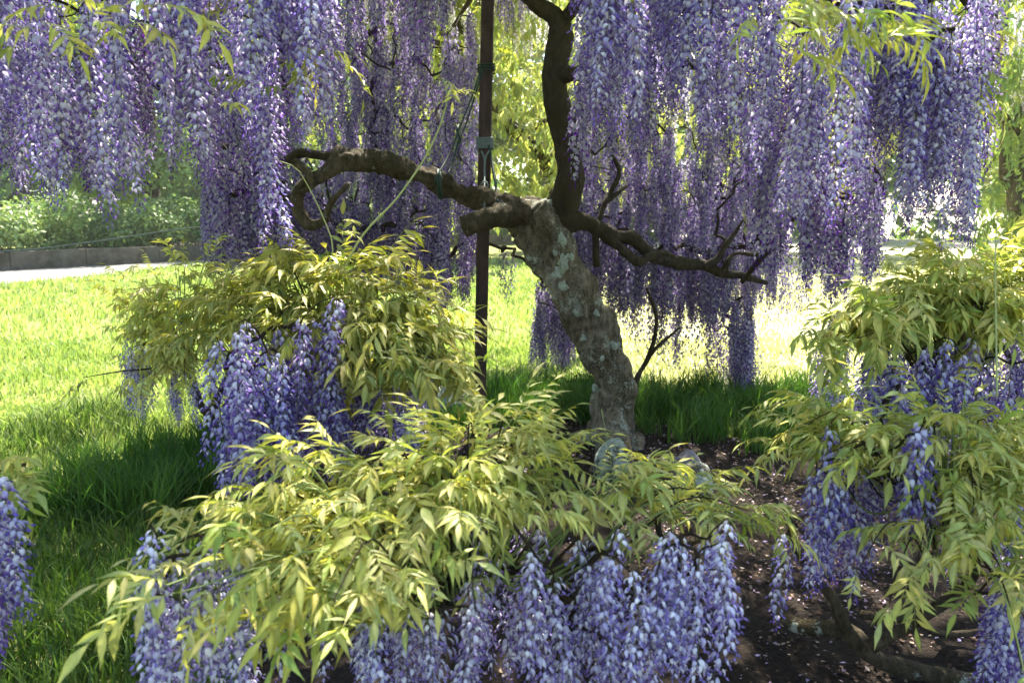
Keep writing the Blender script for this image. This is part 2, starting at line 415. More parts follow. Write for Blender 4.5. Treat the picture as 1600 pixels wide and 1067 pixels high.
def twig_net(name, parent, anchors, skel, r0=.0022, mat=None, maxr=.02):
    """grow twigs from the limbs through all anchors (nearest-first), thicker where they carry more"""
    A = np.array([tuple(a) for a in anchors]); K = np.array(skel); n = len(A)
    dist = np.full(n, 1e9); par = np.zeros(n, int)
    for i in range(n):
        d = np.linalg.norm(K-A[i], axis=1); par[i] = -1-int(d.argmin()); dist[i] = d.min()
    done = np.zeros(n, bool); order = []; parent_of = par.copy()
    for _ in range(n):
        i = int(np.where(done, 1e9, dist).argmin()); done[i] = True; order.append(i)
        d = np.linalg.norm(A-A[i], axis=1)+.02; m = (~done) & (d < dist); dist[m] = d[m]; parent_of[m] = i
    cnt = np.ones(n)
    for i in reversed(order):
        if parent_of[i] >= 0: cnt[parent_of[i]] += cnt[i]
    V, Fc = [], []
    for i in order:
        q = A[i]; p = A[parent_of[i]] if parent_of[i] >= 0 else K[-1-parent_of[i]]
        p, q = Vector(p), Vector(q); L = (p-q).length
        if L > 1.6: continue
        r = min(maxr, r0*cnt[i]**.5); j = [Vector([random.gauss(0, .05*L) for _ in range(3)]) for _ in range(2)]
        pp, pr = smooth_path([p, p.lerp(q, .33)+j[0]+Vector((0, 0, .08*L)), p.lerp(q, .7)+j[1]+Vector((0, 0, .05*L)), q], [r*1.15, r*1.05, r, r*.9], max(.02, L/7)); tube(V, Fc, pp, pr, 5, cap=False)
    o = link(name, mesh_data(name, V, Fc, mat or MTWIG), parent); o['kind'] = 'stuff'
    return o

# ============================================================ SETTING
BED = [(-1.75, 5.9), (-1.0, 6.15), (.2, 6.2), (1.2, 5.9), (1.9, 5.2), (2.9, 4.6), (4.2, 3.6), (4.4, 1.8), (3.2, .2), (1.0, -.6), (-.35, .3), (-.75, 1.6), (-1.0, 3.0), (-1.35, 4.2), (-1.9, 5.1)]
m = M('lawn', .9, .15); v = m.coord('Object'); a = m.noise(v, 1.3, 5); b = m.noise(v, 30, 5, .7)
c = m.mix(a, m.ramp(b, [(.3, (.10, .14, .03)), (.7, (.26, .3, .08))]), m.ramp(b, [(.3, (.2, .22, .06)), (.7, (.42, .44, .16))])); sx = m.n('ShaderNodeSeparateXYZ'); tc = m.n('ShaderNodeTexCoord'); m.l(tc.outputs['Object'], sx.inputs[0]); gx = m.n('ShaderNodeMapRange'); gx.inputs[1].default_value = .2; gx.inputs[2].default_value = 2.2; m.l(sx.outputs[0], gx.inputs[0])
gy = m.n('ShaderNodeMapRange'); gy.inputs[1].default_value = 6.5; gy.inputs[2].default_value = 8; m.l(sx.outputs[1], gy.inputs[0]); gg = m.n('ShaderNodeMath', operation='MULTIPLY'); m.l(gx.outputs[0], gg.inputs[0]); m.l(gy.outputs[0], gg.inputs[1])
c = m.mix(gg.outputs[0], c, m.ramp(b, [(.3, (.40, .40, .24)), (.7, (.62, .60, .42))])); m.base(c); m.bump(b, .8, .05); MLAWN = m.m  # paler patch paints overexposed sunlight on the lawn right of the trunk
def sheet(name, poly, z, mat):
    V = [Vector((x, y, z)) for x, y in poly]; o = link(name, mesh_data(name, V, [tuple(range(len(V)))], mat, smooth=False)); o['kind'] = 'structure'; return o
def grid(name, x0, x1, y0, y1, nx, ny, fz, mat):
    V = [Vector((lerp(x0, x1, i/nx), lerp(y0, y1, j/ny), 0)) for j in range(ny+1) for i in range(nx+1)]
    for q in V: q.z = fz(q.x, q.y)
    Fc = [(j*(nx+1)+i, j*(nx+1)+i+1, (j+1)*(nx+1)+i+1, (j+1)*(nx+1)+i) for j in range(ny) for i in range(nx)]
    o = link(name, mesh_data(name, V, Fc, mat)); o['kind'] = 'structure'; return o
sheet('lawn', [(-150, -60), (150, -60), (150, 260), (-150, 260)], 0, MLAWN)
m = M('soil', .95, .2); v = m.coord('Object'); a = m.noise(v, 6, 6, .7); b = m.noise(v, 55, 5, .7)
c = m.mix(a, m.ramp(b, [(.3, (.008, .006, .005)), (.7, (.045, .03, .022))]), m.ramp(b, [(.3, (.014, .010, .007)), (.7, (.06, .042, .03))])); m.base(c); m.bump(b, 1, .04); MSOIL = m.m
# planting bed: a low irregular mound of soil
def bedz(x, y): return .012+.05*max(0, noise.noise(Vector((x*1.4, y*1.4, 0))))+.03*noise.noise(Vector((x*6, y*6, 3)))
V, Fc = [], []
cx, cy = 1.0, 3.0; poly, _ = smooth_path([Vector((x, y, 0)) for x, y in BED+[BED[0]]], [1]*(len(BED)+1), .15); poly = poly[:-1]; n = len(poly)
NR = 34
for k in range(NR+1):
    for q in poly:
        t = 1-k/NR; x = cx+(q.x-cx)*t; y = cy+(q.y-cy)*t; e = min(1, k/3)
        V.append(Vector((x, y, lerp(.006, bedz(x, y)+.03, e))))
for k in range(NR):
    for i in range(n): Fc.append((k*n+i, k*n+(i+1) % n, (k+1)*n+(i+1) % n, (k+1)*n+i))
bed = link('planting_bed', mesh_data('planting_bed', V, Fc, MSOIL)); bed['kind'] = 'structure'
m = M('gravel', .9, .2); v = m.coord('Object'); b = m.noise(v, 40, 5, .8)
m.base(m.ramp(b, [(.3, (.14, .135, .125)), (.7, (.30, .29, .27))])); m.bump(b, .6, .02); MPATH = m.m
WA, WB = G(0, 424), G(322, 407); WA.z = WB.z = 0; WD = (WB-WA).normalized(); WN = Vector((-WD.y, WD.x, 0))
PA, PB = G(0, 446), G(300, 416); PA.z = PB.z = 0; PDr = (PB-PA).normalized()
WANG = math.atan2(WD.y, WD.x)
V, Fc = [], []; NP = 120
for i in range(NP+1):
    t_ = -40+i*1.0; near = PA+PDr*t_+WN*(.12*noise.noise(Vector((t_*.6, 0, 0)))+.05*noise.noise(Vector((t_*3, 1, 0)))); far_ = WA+WD*(t_*1.05-.5)-WN*.01
    V += [Vector((near.x, near.y, .012)), Vector((far_.x, far_.y, .012))]
    if i: Fc.append((2*i-2, 2*i, 2*i+1, 2*i-1))
gp = link('gravel_path', mesh_data('gravel_path', V, Fc, MPATH)); gp['kind'] = 'structure'

# low retaining wall of concrete slabs behind the path
m = M('old_concrete', .9, .2); v = m.coord('Object'); b = m.noise(v, 3, 6, .7)
m.base(m.ramp(b, [(.3, (.035, .035, .022)), (.7, (.17, .155, .12))])); m.bump(m.noise(v, 30, 5), .5, .02); MCON = m.m
def box_geo(x0, x1, y0, y1, z0, z1, bev=.01):
    V = []; 
    for z, e in ((z0, 0), (z1-bev, 0), (z1, bev)):
        V += [Vector((x0+e, y0+e, z)), Vector((x1-e, y0+e, z)), Vector((x1-e, y1-e, z)), Vector((x0+e, y1-e, z))]
    Fc = [(8, 9, 10, 11), (3, 2, 1, 0)]
    for r_ in (0, 4):
        for k in range(4): Fc.append((r_+k, r_+(k+1) % 4, r_+4+(k+1) % 4, r_+4+k))
    return V, Fc
wall = empty('retaining_wall', WA); tag(wall, 'low grey retaining wall of long concrete slabs between gravel path and hedge', 'wall')
x = -10.0
while x < 26:
    L = random.uniform(1.9, 2.5); a_ = WA+WD*x+WN*random.uniform(-.012, .012); b_ = a_+WD*(L-.02); z1 = .5+random.uniform(-.02, .02); x += L
    V = []
    for z, e_ in ((0, 0), (z1-.02, 0), (z1, .012)):
        V += [a_+WD*e_+WN*e_+Vector((0, 0, z)), b_-WD*e_+WN*e_+Vector((0, 0, z)), b_-WD*e_+WN*(.32-e_)+Vector((0, 0, z)), a_+WD*e_+WN*(.32-e_)+Vector((0, 0, z))]
    Fc = [(8, 9, 10, 11), (3, 2, 1, 0)]
    for r_ in (0, 4):
        for k in range(4): Fc.append((r_+k, r_+(k+1) % 4, r_+4+(k+1) % 4, r_+4+k))
    link('slab', mesh_data('slab', V, Fc, MCON, smooth=False), wall)
V, Fc = [], []
for j in range(9):
    for i in range(61):
        q = WA+WD*(-10+36*i/60)+WN*(.3+5*j/8); V.append(Vector((q.x, q.y, .4+.05*noise.noise(q))))
for j in range(8):
    for i in range(60): k = j*61+i; Fc.append((k, k+1, k+62, k+61))
o = link('hedge_soil', mesh_data('hedge_soil', V, Fc, MSOIL)); o['kind'] = 'structure'

# ------------------------------------------------------------ leaf masses (hedge, far crowns)
def leaf_cloud(centers, radii, n, size, seed, squash=(1, 1, .8), droop=0, shell=.55):
    r = np.random.default_rng(seed); centers = np.array(centers); radii = np.array(radii)
    w_ = radii**2; pick = r.choice(len(centers), n, p=w_/w_.sum())
    d = r.normal(size=(n, 3)); d /= np.linalg.norm(d, axis=1)[:, None]
    rad = radii[pick]*(shell+(1-shell)*r.random(n)**.6)*(1+.18*r.normal(size=n))
    pos = centers[pick]+d*rad[:, None]*np.array(squash)
    s = size*r.uniform(.6, 1.4, n)
    nrm = d+r.normal(size=(n, 3))*.7+np.array([0, 0, .5]); nrm /= np.linalg.norm(nrm, axis=1)[:, None]
    t = np.cross(nrm, r.normal(size=(n, 3))); t[:, 2] -= droop; t /= np.linalg.norm(t, axis=1)[:, None]
    bi = np.cross(nrm, t); bi /= np.linalg.norm(bi, axis=1)[:, None]
    V = np.empty((n, 6, 3)); S1 = s[:, None]
    V[:, 0] = pos; V[:, 1] = pos+t*S1*.4+bi*S1*.27+nrm*S1*.08; V[:, 2] = pos+t*S1*.45-bi*S1*.27+nrm*S1*.08
    V[:, 3] = pos+t*S1*.42; V[:, 4] = pos+t*S1*1.0-nrm*S1*.12; V[:, 5] = V[:, 4]
    col = np.repeat((.75+.5*r.random((n, 1)))*np.array([[1, 1, 1]])+r.normal(size=(n, 3))*.05, 5, axis=0)
    return V[:, :5].reshape(-1, 3), np.clip(col, .1, 2)
LT5 = [(0, 3, 1), (0, 2, 3), (1, 3, 4), (3, 2, 4)]
def cloud_obj(name, parent, mat, *a, **k):
    V, c_ = leaf_cloud(*a, **k); me = fast_mesh(name, V, 5, LT5, len(V)//5, mat, c_); return link(name, me, parent)

# hedge of separate shrubs behind the wall, run on to the right until the trees hide it
hx = -21.5; i = 0
order = ['outermost', 'second', 'third', 'fourth', 'fifth', 'sixth', 'seventh', 'eighth', 'ninth', 'tenth', 'eleventh', 'twelfth', 'thirteenth']
for i in range(13):
    h = random.uniform(.8, 1.15); cxs, rs = [], []; c0 = WA+WD*(-4+2.3*i)
    for q in range(11):
        c_ = c0+WD*random.uniform(-1.1, 1.1)+WN*(1.0+random.uniform(-.5, .9)); cxs.append((c_.x, c_.y, .45+random.uniform(.15, 1.25)*h)); rs.append(random.uniform(.45, .75))
    hb = c0+WN; e = empty('hedge_shrub', (hb.x, hb.y, .38))
    cloud_obj('foliage', e, ML_HEDGE, cxs, rs, 6200, .13, 40+i)
    V, Fc = [], []
    for q in range(5):
        b_ = Vector((hb.x+random.uniform(-.3, .3), hb.y, .3)); t_ = Vector(cxs[q]); tube(V, Fc, [b_, b_.lerp(t_, .5)+Vector((.05, 0, .1)), t_], [.03, .02, .01], 5)
    link('stem', mesh_data('stem', V, Fc, MTWIG), e)
    tag(e, 'bushy green hedge shrub behind the low wall, %s along the hedge from its left end' % order[i], 'shrub', 'shrubs of the hedge behind the wall')

# ------------------------------------------------------------ background trees
def bg_tree(name, x, y, h, spread, n, size, seed, mat, low=.8, trunk_r=.2, lean=(0, 0), blobs=26):
    r = random.Random(seed); e = empty(name, (x, y, 0)); top = Vector((x+lean[0], y+lean[1], h*.62))
    V, Fc = [], []; p, rr = smooth_path([Vector((x, y, -.05)), Vector((x+lean[0]*.2+r.uniform(-.2, .2), y, h*.2)), Vector((x+lean[0]*.6, y+lean[1]*.5, h*.42)), top], [trunk_r*1.3, trunk_r, trunk_r*.75, trunk_r*.35], .25)
    tube(V, Fc, p, rr, 12, .08, .2, 3, seed); link('trunk', mesh_data('trunk', V, Fc, MLIMB2), e)
    cs, rs = [], []
    for i in range(blobs):
        a_ = r.uniform(0, 6.28); t = r.random(); z = lerp(low, h, t**.8); k_ = math.sin(math.pi*min(1, .25+.75*(1-t)))**.5*spread*r.uniform(.35, 1)
        cs.append((x+lean[0]*t+math.cos(a_)*k_, y+lean[1]*t+math.sin(a_)*k_, z)); rs.append(r.uniform(.16, .3)*spread)
    for i in range(0, min(9, blobs)):
        V, Fc = [], []; c_ = Vector(cs[i]); b_ = p[int(len(p)*min(.95, max(.3, c_.z/h)))-1]; m_ = b_.lerp(c_, .5)+Vector((0, 0, .1*h*.3))
        q, qr = smooth_path([b_, m_, c_], [trunk_r*.35, trunk_r*.22, .02], .3); tube(V, Fc, q, qr, 7, 0, .2, 3, seed)
        link('branch', mesh_data('branch', V, Fc, MLIMB2), e)
    cloud_obj('crown', e, mat, cs, rs, n, size, seed)
    return e
BT = [ # x, y, h, spread, n, size, low, label
 (-2.5, 27.5, 10, 3.8, 11000, .24, .8, 'bright yellow-green tree seen between the post and the left flower curtain'),
 (1.5, 28.5, 10, 3.8, 11000, .24, .8, 'sunlit tree with loose crown behind the upright dark limb'),
 (7.5, 28, 10, 3.8, 10000, .24, .8, 'pale green tree seen through gaps of the right flower curtain'),
 (11.6, 15.5, 7.2, 2.8, 12000, .16, .8, 'glowing yellow-green tree at the right edge behind the flowers'),
 (-7.5, 34, 10, 4, 9000, .26, 1.0, 'dense tree standing behind the hedge left of centre'),
 (-14, 32, 11, 4.4, 10000, .26, .6, 'tall dark green tree behind the hedge at the left'),
 (-21, 29, 11, 4.4, 10000, .28, .6, 'leafy tree behind the hedge at the far left edge'),
 (3.5, 32, 11, 4.6, 9000, .28, 1.0, 'far round tree beyond the sunlit lawn at the centre'),
 (11.5, 31, 11, 4.6, 9000, .28, 1.0, 'far leafy tree beyond the sunlit lawn right of centre'),
 (19, 29, 11, 4.6, 9000, .28, 1.0, 'far pale tree beyond the lawn at the right edge'),
]
for i, (x, y, h, s_, n_, sz, low, lab) in enumerate(BT):
    e = bg_tree('garden_tree', x, y, h, s_, int(n_*1.3), sz, 300+i, ML_HEDGE if i in (4, 5, 6) else ML_BACK, low, .16 if y < 20 else .3, (random.uniform(-.5, .5), 0), 34)
    tag(e, lab, 'tree', 'trees around the lawn')
wd_c, wd_r = [], []
for i in range(260): wd_c.append((random.uniform(-75, 75), random.uniform(44, 54), random.uniform(0, 13))); wd_r.append(random.uniform(2, 4))
far = cloud_obj('far_wood', None, ML_HEDGE, wd_c, wd_r, 90000, .75, 77); tag(far, 'green mass of far woodland closing the view beyond the lawn', 'woodland', kind='stuff')

# ============================================================ MAIN WISTERIA
BASE = G(952, 700)
YT = 5.3
tree = empty('wisteria_tree', (BASE.x, BASE.y, 0))
tag(tree, 'old leaning wisteria tree with lichen-spotted trunk and long violet flower curtains', 'tree')
trunk = limb('trunk', tree, [(950, 735, 5.3, 105), (948, 700, 5.3, 84), (955, 650, 5.3, 72), (958, 600, 5.3, 78), (945, 545, 5.28, 82), (912, 480, 5.25, 78), (880, 425, 5.22, 78), (850, 375, 5.2, 92), (838, 345, 5.2, 98), (812, 328, 5.2, 60)],
             MBARK, 72, .010, .3, .15, 3, 1, SKEL)
limb('limb', tree, [(850, 350, 5.22, 60), (800, 330, 5.15, 50), (750, 308, 5.1, 38), (720, 302, 5.06, 32), (690, 287, 5.02, 37), (655, 272, 4.98, 31), (620, 262, 4.95, 37), (565, 252, 4.9, 36), (535, 250, 4.85, 42), (505, 275, 4.8, 27), (470, 296, 4.78, 22), (466, 322, 4.76, 22), (482, 350, 4.74, 20), (505, 345, 4.74, 16), (520, 315, 4.72, 13), (545, 288, 4.7, 10)], MLIMB2, 40, .010, .42, .1, 3, 2, SKEL)
limb('limb', tree, [(540, 250, 4.87, 34), (505, 244, 4.85, 20), (470, 240, 4.8, 17), (445, 252, 4.75, 14), (425, 248, 4.7, 12), (390, 225, 4.6, 12), (340, 232, 4.5, 10)], MLIMB, 14, .014, .25, .05, 3, 3, SKEL)
limb('limb', tree, [(455, 250, 4.78, 14), (480, 270, 4.75, 16), (488, 290, 4.74, 14), (470, 300, 4.76, 10)], MLIMB2, 12, .014, .25, .05, 3, 3.5, SKEL)
limb('branch_stub', tree, [(810, 335, 5.16, 52), (780, 340, 5.02, 44), (750, 348, 4.94, 40), (724, 355, 4.9, 38)], MLIMB2, 26, .012, .22, .07, 3, 4)
limb('limb', tree, [(862, 372, 5.22, 60), (878, 330, 5.25, 54), (888, 285, 5.28, 46), (884, 235, 5.3, 44), (874, 180, 5.3, 42), (866, 120, 5.3, 42), (872, 60, 5.28, 42), (866, 28, 5.2, 34), (838, 8, 5.1, 26), (800, -20, 4.9, 24), (700, -75, 4.3, 20), (560, -120, 3.6, 17)], MLIMB, 26, .014, .28, .08, 3, 5, SKEL)
limb('limb', tree, [(872, 55, 5.28, 36), (884, 30, 5.2, 26), (900, 8, 5.1, 22), (940, -30, 4.8, 24), (1050, -90, 4.1, 22), (1200, -130, 3.4, 22), (1350, -120, 3.0, 18)], MLIMB, 18, .014, .28, .08, 3, 6, SKEL)
limb('limb', tree, [(868, 350, 5.22, 44), (905, 345, 5.25, 34), (935, 356, 5.3, 26), (965, 368, 5.35, 24), (990, 372, 5.38, 24), (1015, 398, 5.42, 22), (1050, 410, 5.45, 22), (1095, 414, 5.5, 22), (1125, 428, 5.5, 18), (1160, 432, 5.5, 14), (1200, 442, 5.5, 9)], MLIMB, 18, .012, .3, .08, 3, 7, SKEL)
limb('branch', tree, [(938, 360, 5.3, 20), (968, 384, 5.3, 17), (995, 408, 5.32, 18), (1012, 402, 5.36, 15), (1035, 396, 5.42, 12), (1060, 408, 5.45, 10)], MLIMB, 12, .012, .3, .06, 3, 8, SKEL)
limb('branch', tree, [(1100, 420, 5.5, 16), (1122, 405, 5.5, 14), (1132, 385, 5.5, 12), (1150, 362, 5.5, 9), (1160, 345, 5.5, 6)], MLIMB, 10, .012, .3, .06, 3, 9, SKEL)
limb('branch', tree, [(1130, 428, 5.5, 13), (1136, 410, 5.48, 11), (1150, 396, 5.5, 8), (1190, 398, 5.5, 8), (1240, 385, 5.5, 5)], MLIMB, 10, .012, .3, .06, 3, 10, SKEL)
limb('branch', tree, [(935, 352, 5.3, 13), (944, 320, 5.35, 11), (955, 298, 5.4, 9), (968, 268, 5.4, 8), (955, 240, 5.4, 6)], MLIMB, 10, .012, .3, .06, 3, 11, SKEL)
limb('branch', tree, [(948, 315, 5.36, 8), (966, 300, 5.4, 8), (980, 290, 5.45, 6)], MLIMB, 8, .012, .3, .06, 3, 12, SKEL)
limb('hanging_stub', tree, [(932, 355, 5.3, 14), (932, 385, 5.28, 13), (932, 416, 5.28, 13)], MLIMB, 10, .012, .12, .03, 3, 13)
limb('branch', tree, [(975, 665, 5.4, 12), (992, 600, 5.5, 9), (1008, 568, 5.6, 9), (1024, 545, 5.6, 7), (1062, 512, 5.7, 4)], MLIMB, 8, .02, .3, .05, 3, 14, SKEL)
limb('branch', tree, [(1006, 572, 5.6, 7), (1022, 530, 5.6, 7), (1024, 490, 5.6, 6), (1010, 450, 5.6, 5)], MLIMB, 8, .02, .3, .05, 3, 15, SKEL)
limb('branch', tree, [(878, 118, 5.3, 30), (930, 112, 5.0, 26), (975, 116, 4.7, 26), (1010, 116, 4.4, 24), (1090, 100, 4.0, 18), (1180, 110, 3.7, 12)], MLIMB, 14, .02, .3, .06, 3, 16, SKEL)
limb('branch', tree, [(1160, 440, 5.5, 10), (1250, 330, 4.6, 12), (1330, 245, 4.0, 12), (1375, 200, 3.7, 12), (1395, 172, 3.5, 13), (1440, 130, 3.3, 10)], MLIMB, 10, .02, .3, .06, 3, 17, SKEL)
limb('branch', tree, [(560, -110, 3.6, 24), (470, -60, 3.4, 20), (440, 60, 3.5, 14), (450, 150, 3.8, 18), (475, 160, 4.0, 14)], MLIMB, 10, .02, .3, .06, 3, 18, SKEL)
limb('branch', tree, [(560, -120, 3.6, 24), (420, -130, 3.1, 20), (250, -120, 2.8, 18), (100, -110, 2.6, 16), (-60, -80, 2.5, 12)], MLIMB, 12, .02, .3, .06, 3, 19, SKEL)
limb('branch', tree, [(1350, -120, 3.0, 20), (1450, -60, 2.9, 14), (1520, 20, 2.9, 10), (1540, 90, 2.9, 6)], MLIMB, 10, .02, .3, .06, 3, 20, SKEL)
limb('branch', tree, [(250, -120, 2.8, 18), (200, 0, 3.2, 12), (205, 100, 3.6, 10), (240, 130, 3.8, 8), (300, 190, 4.2, 8)], MLIMB, 10, .02, .3, .06, 3, 21, SKEL)
# root and base
limb('root', tree, [(960, 640, 5.2, 46), (962, 690, 5.05, 66), (962, 725, 4.85, 74), (930, 760, 4.7, 50), (905, 800, 4.5, 36), (890, 850, 4.25, 26)], MBARK, 24, .016, .24, .06, 3, 22)
limb('root', tree, [(985, 690, 5.25, 50), (1000, 730, 5.05, 36), (1010, 760, 4.9, 24)], MBARK, 18, .016, .26, .1, 3, 23)
limb('root', tree, [(915, 690, 5.3, 50), (880, 705, 5.2, 40), (840, 722, 5.1, 22)], MBARK, 18, .016, .26, .1, 3, 24)
limb('root', tree, [(930, 770, 4.7, 40), (960, 790, 4.6, 34), (1000, 800, 4.5, 20)], MBARK, 16, .016, .26, .1, 3, 25)
# lichen rosettes on the trunk
m = M('pale_lichen', .95, .1); v = m.coord('Object'); b = m.noise(v, 70, 5, .8)
m.base(m.ramp(b, [(.32, (.2, .24, .19)), (.6, (.5, .56, .47))])); m.bump(b, 1, .01); MLICH = m.m
dg = bpy.context.evaluated_depsgraph_get()
def bvh_of(o):
    me = o.data; off = o.location+(o.parent.location if o.parent else Vector())
    return BVHTree.FromPolygons([v.co+off for v in me.vertices], [tuple(p.vertices) for p in me.polygons])
TB = bvh_of(trunk)
def lichen(bv, u, v, rpx, parent, seed):
    o = Vector((0, 0, CH)); d = (P(u, v, 5)-o).normalized(); hit, nrm, _, _ = bv.ray_cast(o, d)
    if hit is None: return
    r = random.Random(seed); R0 = W(rpx, hit.y); a = nrm.orthogonal().normalized(); c_ = nrm.cross(a); V, Fc = [], []
    V.append(hit+nrm*.012); n = 32
    for ring, (k, h_) in enumerate(((.45, .012), (.8, .010), (1, .001))):
        for i in range(n):
            th = 6.283*i/n; rr = R0*k*(1+.6*noise.noise(Vector((math.cos(th)*1.3, math.sin(th)*1.3, seed)))+.45*noise.noise(Vector((math.cos(th)*4, math.sin(th)*4, seed+9))))
            q = hit+a*math.cos(th)*rr+c_*math.sin(th)*rr; loc, nn, _, _ = bv.find_nearest(q); V.append(loc+nn*(h_+r.uniform(-.003, .003)*(ring < 2)))
    for i in range(n): Fc.append((0, 1+i, 1+(i+1) % n))
    for g_ in range(2):
        for i in range(n): b_ = 1+g_*n; Fc.append((b_+i, b_+n+i, b_+n+(i+1) % n, b_+(i+1) % n))
    link('lichen_patch', mesh_data('lichen_patch', V, Fc, MLICH), parent)
for i, (u, v, r_) in enumerate([(882, 408, 15), (872, 425, 9), (880, 447, 8), (878, 375, 9), (900, 488, 5), (932, 490, 6), (912, 528, 6), (958, 540, 7), (930, 605, 7), (868, 395, 5), (892, 402, 6), (940, 560, 5)]):
    lichen(TB, u, v, r_, tree, i+3)

# ------------------------------------------------------------ flower curtains of the main tree
items = []   # (top, L, Y, style)
def curtain(n, u0, u1, tips, Y, L, vspan, hole=None, bias=1.0, style='n'):
    """hang n racemes with tips within vspan pixels above the envelope tips(u)"""
    k = 0; tries = 0
    while k < n and tries < n*30:
        tries += 1
        u = random.uniform(u0, u1); e = env(tips, u); v = e-vspan*random.random()**bias; y = random.uniform(*Y)
        if k % 3 == 0: v = e-random.uniform(0, 18)
        ll = random.uniform(*L); tip = P(u, v, y); top = tip+Vector((0, 0, ll)); lp = ll*F/y
        if hole and any(a_ < u < b_ and not (v < c_ or v-lp > d_) for a_, c_, b_, d_ in hole): continue
        items.append((top, ll, y, style)); k += 1
def bar(*segs):
    return list(segs)
# near left curtain
curtain(84, -60, 545, [(-60, 330), (0, 325), (60, 335), (95, 310), (150, 365), (190, 345), (225, 290), (280, 270), (330, 300), (370, 235), (400, 240), (470, 200), (500, 250), (545, 225)], (2.0, 2.7), (.48, .68), 300, bias=.9)
for u, v in ((418, 390), (432, 396), (424, 350), (436, 320)): items.append((P(u, v, 2.5)+Vector((0, 0, .5)), .5, 2.5, 'n'))
curtain(75, -60, 480, [(-60, 320), (70, 300), (150, 310), (200, 300), (300, 290), (360, 320), (450, 270), (480, 210)], (3.0, 4.2), (.42, .6), 250)
# near right curtain
curtain(104, 898, 1360, [(898, 110), (915, 200), (965, 215), (1000, 250), (1030, 170), (1070, 230), (1120, 240), (1160, 260), (1200, 320), (1235, 360), (1265, 378), (1300, 360), (1330, 330), (1360, 200)], (2.1, 2.9), (.48, .68), 290, bias=.9)
curtain(44, 1385, 1542, [(1385, 300), (1420, 375), (1470, 405), (1505, 395), (1530, 320), (1542, 300)], (2.5, 3.1), (.45, .6), 200, bias=1)
curtain(26, 1335, 1440, [(1335, 230), (1385, 250), (1440, 260)], (2.5, 3.1), (.4, .5), 150)
curtain(46, 1180, 1370, [(1180, 420), (1240, 450), (1270, 480), (1320, 490), (1350, 470), (1375, 430)], (3.4, 4.4), (.42, .6), 170)
curtain(44, 900, 1200, [(900, 300), (960, 260), (1040, 250), (1120, 300), (1200, 380)], (3.6, 4.4), (.4, .55), 90)
# curtains behind the trunk, seen against the light
curtain(170, 325, 470, [(325, 440), (400, 430), (470, 440)], (4.9, 6.2), (.42, .6), 210, hole=[(465, 150, 500, 240)], style='m')
curtain(430, 470, 745, [(470, 430), (560, 460), (640, 470), (690, 505), (730, 480), (745, 400)], (5.6, 7.4), (.42, .6), 330, style='m')
curtain(70, 500, 720, [(500, 160), (560, 110), (600, 60), (660, 120), (690, 70), (720, 20)], (4.4, 6.5), (.4, .55), 120, style='m')
curtain(10, 770, 860, [(770, 50), (800, 65), (825, 35), (860, 25)], (6, 7), (.4, .55), 30, style='m')
curtain(380, 885, 1210, [(885, 430), (910, 450), (960, 500), (1040, 500), (1110, 520), (1210, 480)], (5.9, 7.4), (.42, .6), 210, style='m')
curtain(42, 835, 895, [(835, 590), (895, 585)], (6.9, 7.5), (.5, .6), 60, style='m')
curtain(130, 930, 1175, [(950, 500), (1000, 560), (1080, 590), (1140, 625), (1170, 620)], (6.6, 7.4), (.45, .6), 80, style='s')
curtain(24, 1138, 1170, [(1138, 615), (1170, 625)], (6.3, 6.9), (.5, .6), 60, style='m')
curtain(16, 1190, 1260, [(1190, 540), (1260, 500)], (6.3, 7.2), (.45, .6), 50, style='s')
curtain(5, 770, 805, [(770, 500), (805, 480)], (6.6, 7.4), (.4, .5), 50, style='s')
curtain(6, 1330, 1372, [(1330, 440), (1372, 430)], (3.6, 4.2), (.35, .45), 30, style='s')
items.sort(key=lambda q: q[2])
stuffed = []
for i, (top, L, y, st) in enumerate(items):
    if st != 's' and i < 300:
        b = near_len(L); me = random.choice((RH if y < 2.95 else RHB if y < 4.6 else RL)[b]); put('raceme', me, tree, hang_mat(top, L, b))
    else:
        b = near_len(L); g = random.choice(RLS) if st == 's' else random.choice(RLg[b])
        stuffed.append((g, hang_mat(top, L, .5 if st == 's' else b)))
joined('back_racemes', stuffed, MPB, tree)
twig_net('twigs', tree, [q[0] for q in items], SKEL)
# unseen upper crown of leaves, spread and thickened to shade everything below
can = []
for i in range(13500):
    x, y = random.uniform(-5.6, 5.6), random.uniform(1.2, 9.0)
    rx = x/5.7; ry = (y-5.0)/4.0; r2 = rx**4+ry**4
    if r2 > 1: continue
    z = 3.15+1.5*math.sqrt(1-r2)+random.uniform(-.35, .35)
    if noise.noise(Vector((x*.7, y*.7, 0))) < -.27: continue
    can.append((random.choice(LOWLEAF), orient(Vector((x, y, z)), Vector((random.gauss(0, 1), random.gauss(0, 1), random.uniform(-.5, .3))), random.uniform(.9, 1.4), random.uniform(-.4, .4))))
joined('crown_leaves', can, ML_CAN, tree)
cb = []
for i in range(15):
    a_ = i*2.4; x, y = .2+4.6*math.cos(a_)*random.uniform(.6, 1), 5.2+3.4*math.sin(a_)*random.uniform(.6, 1); q = P(870, -30, 5.2)
    t_ = Vector((x, y, 3.4)); limb3('branch', tree, [q, q.lerp(t_, .4)+Vector((0, 0, .5)), q.lerp(t_, .75)+Vector((.1, .1, .35)), t_], [.07, .05, .035, .012], MLIMB, 8, .06, .25, .05)
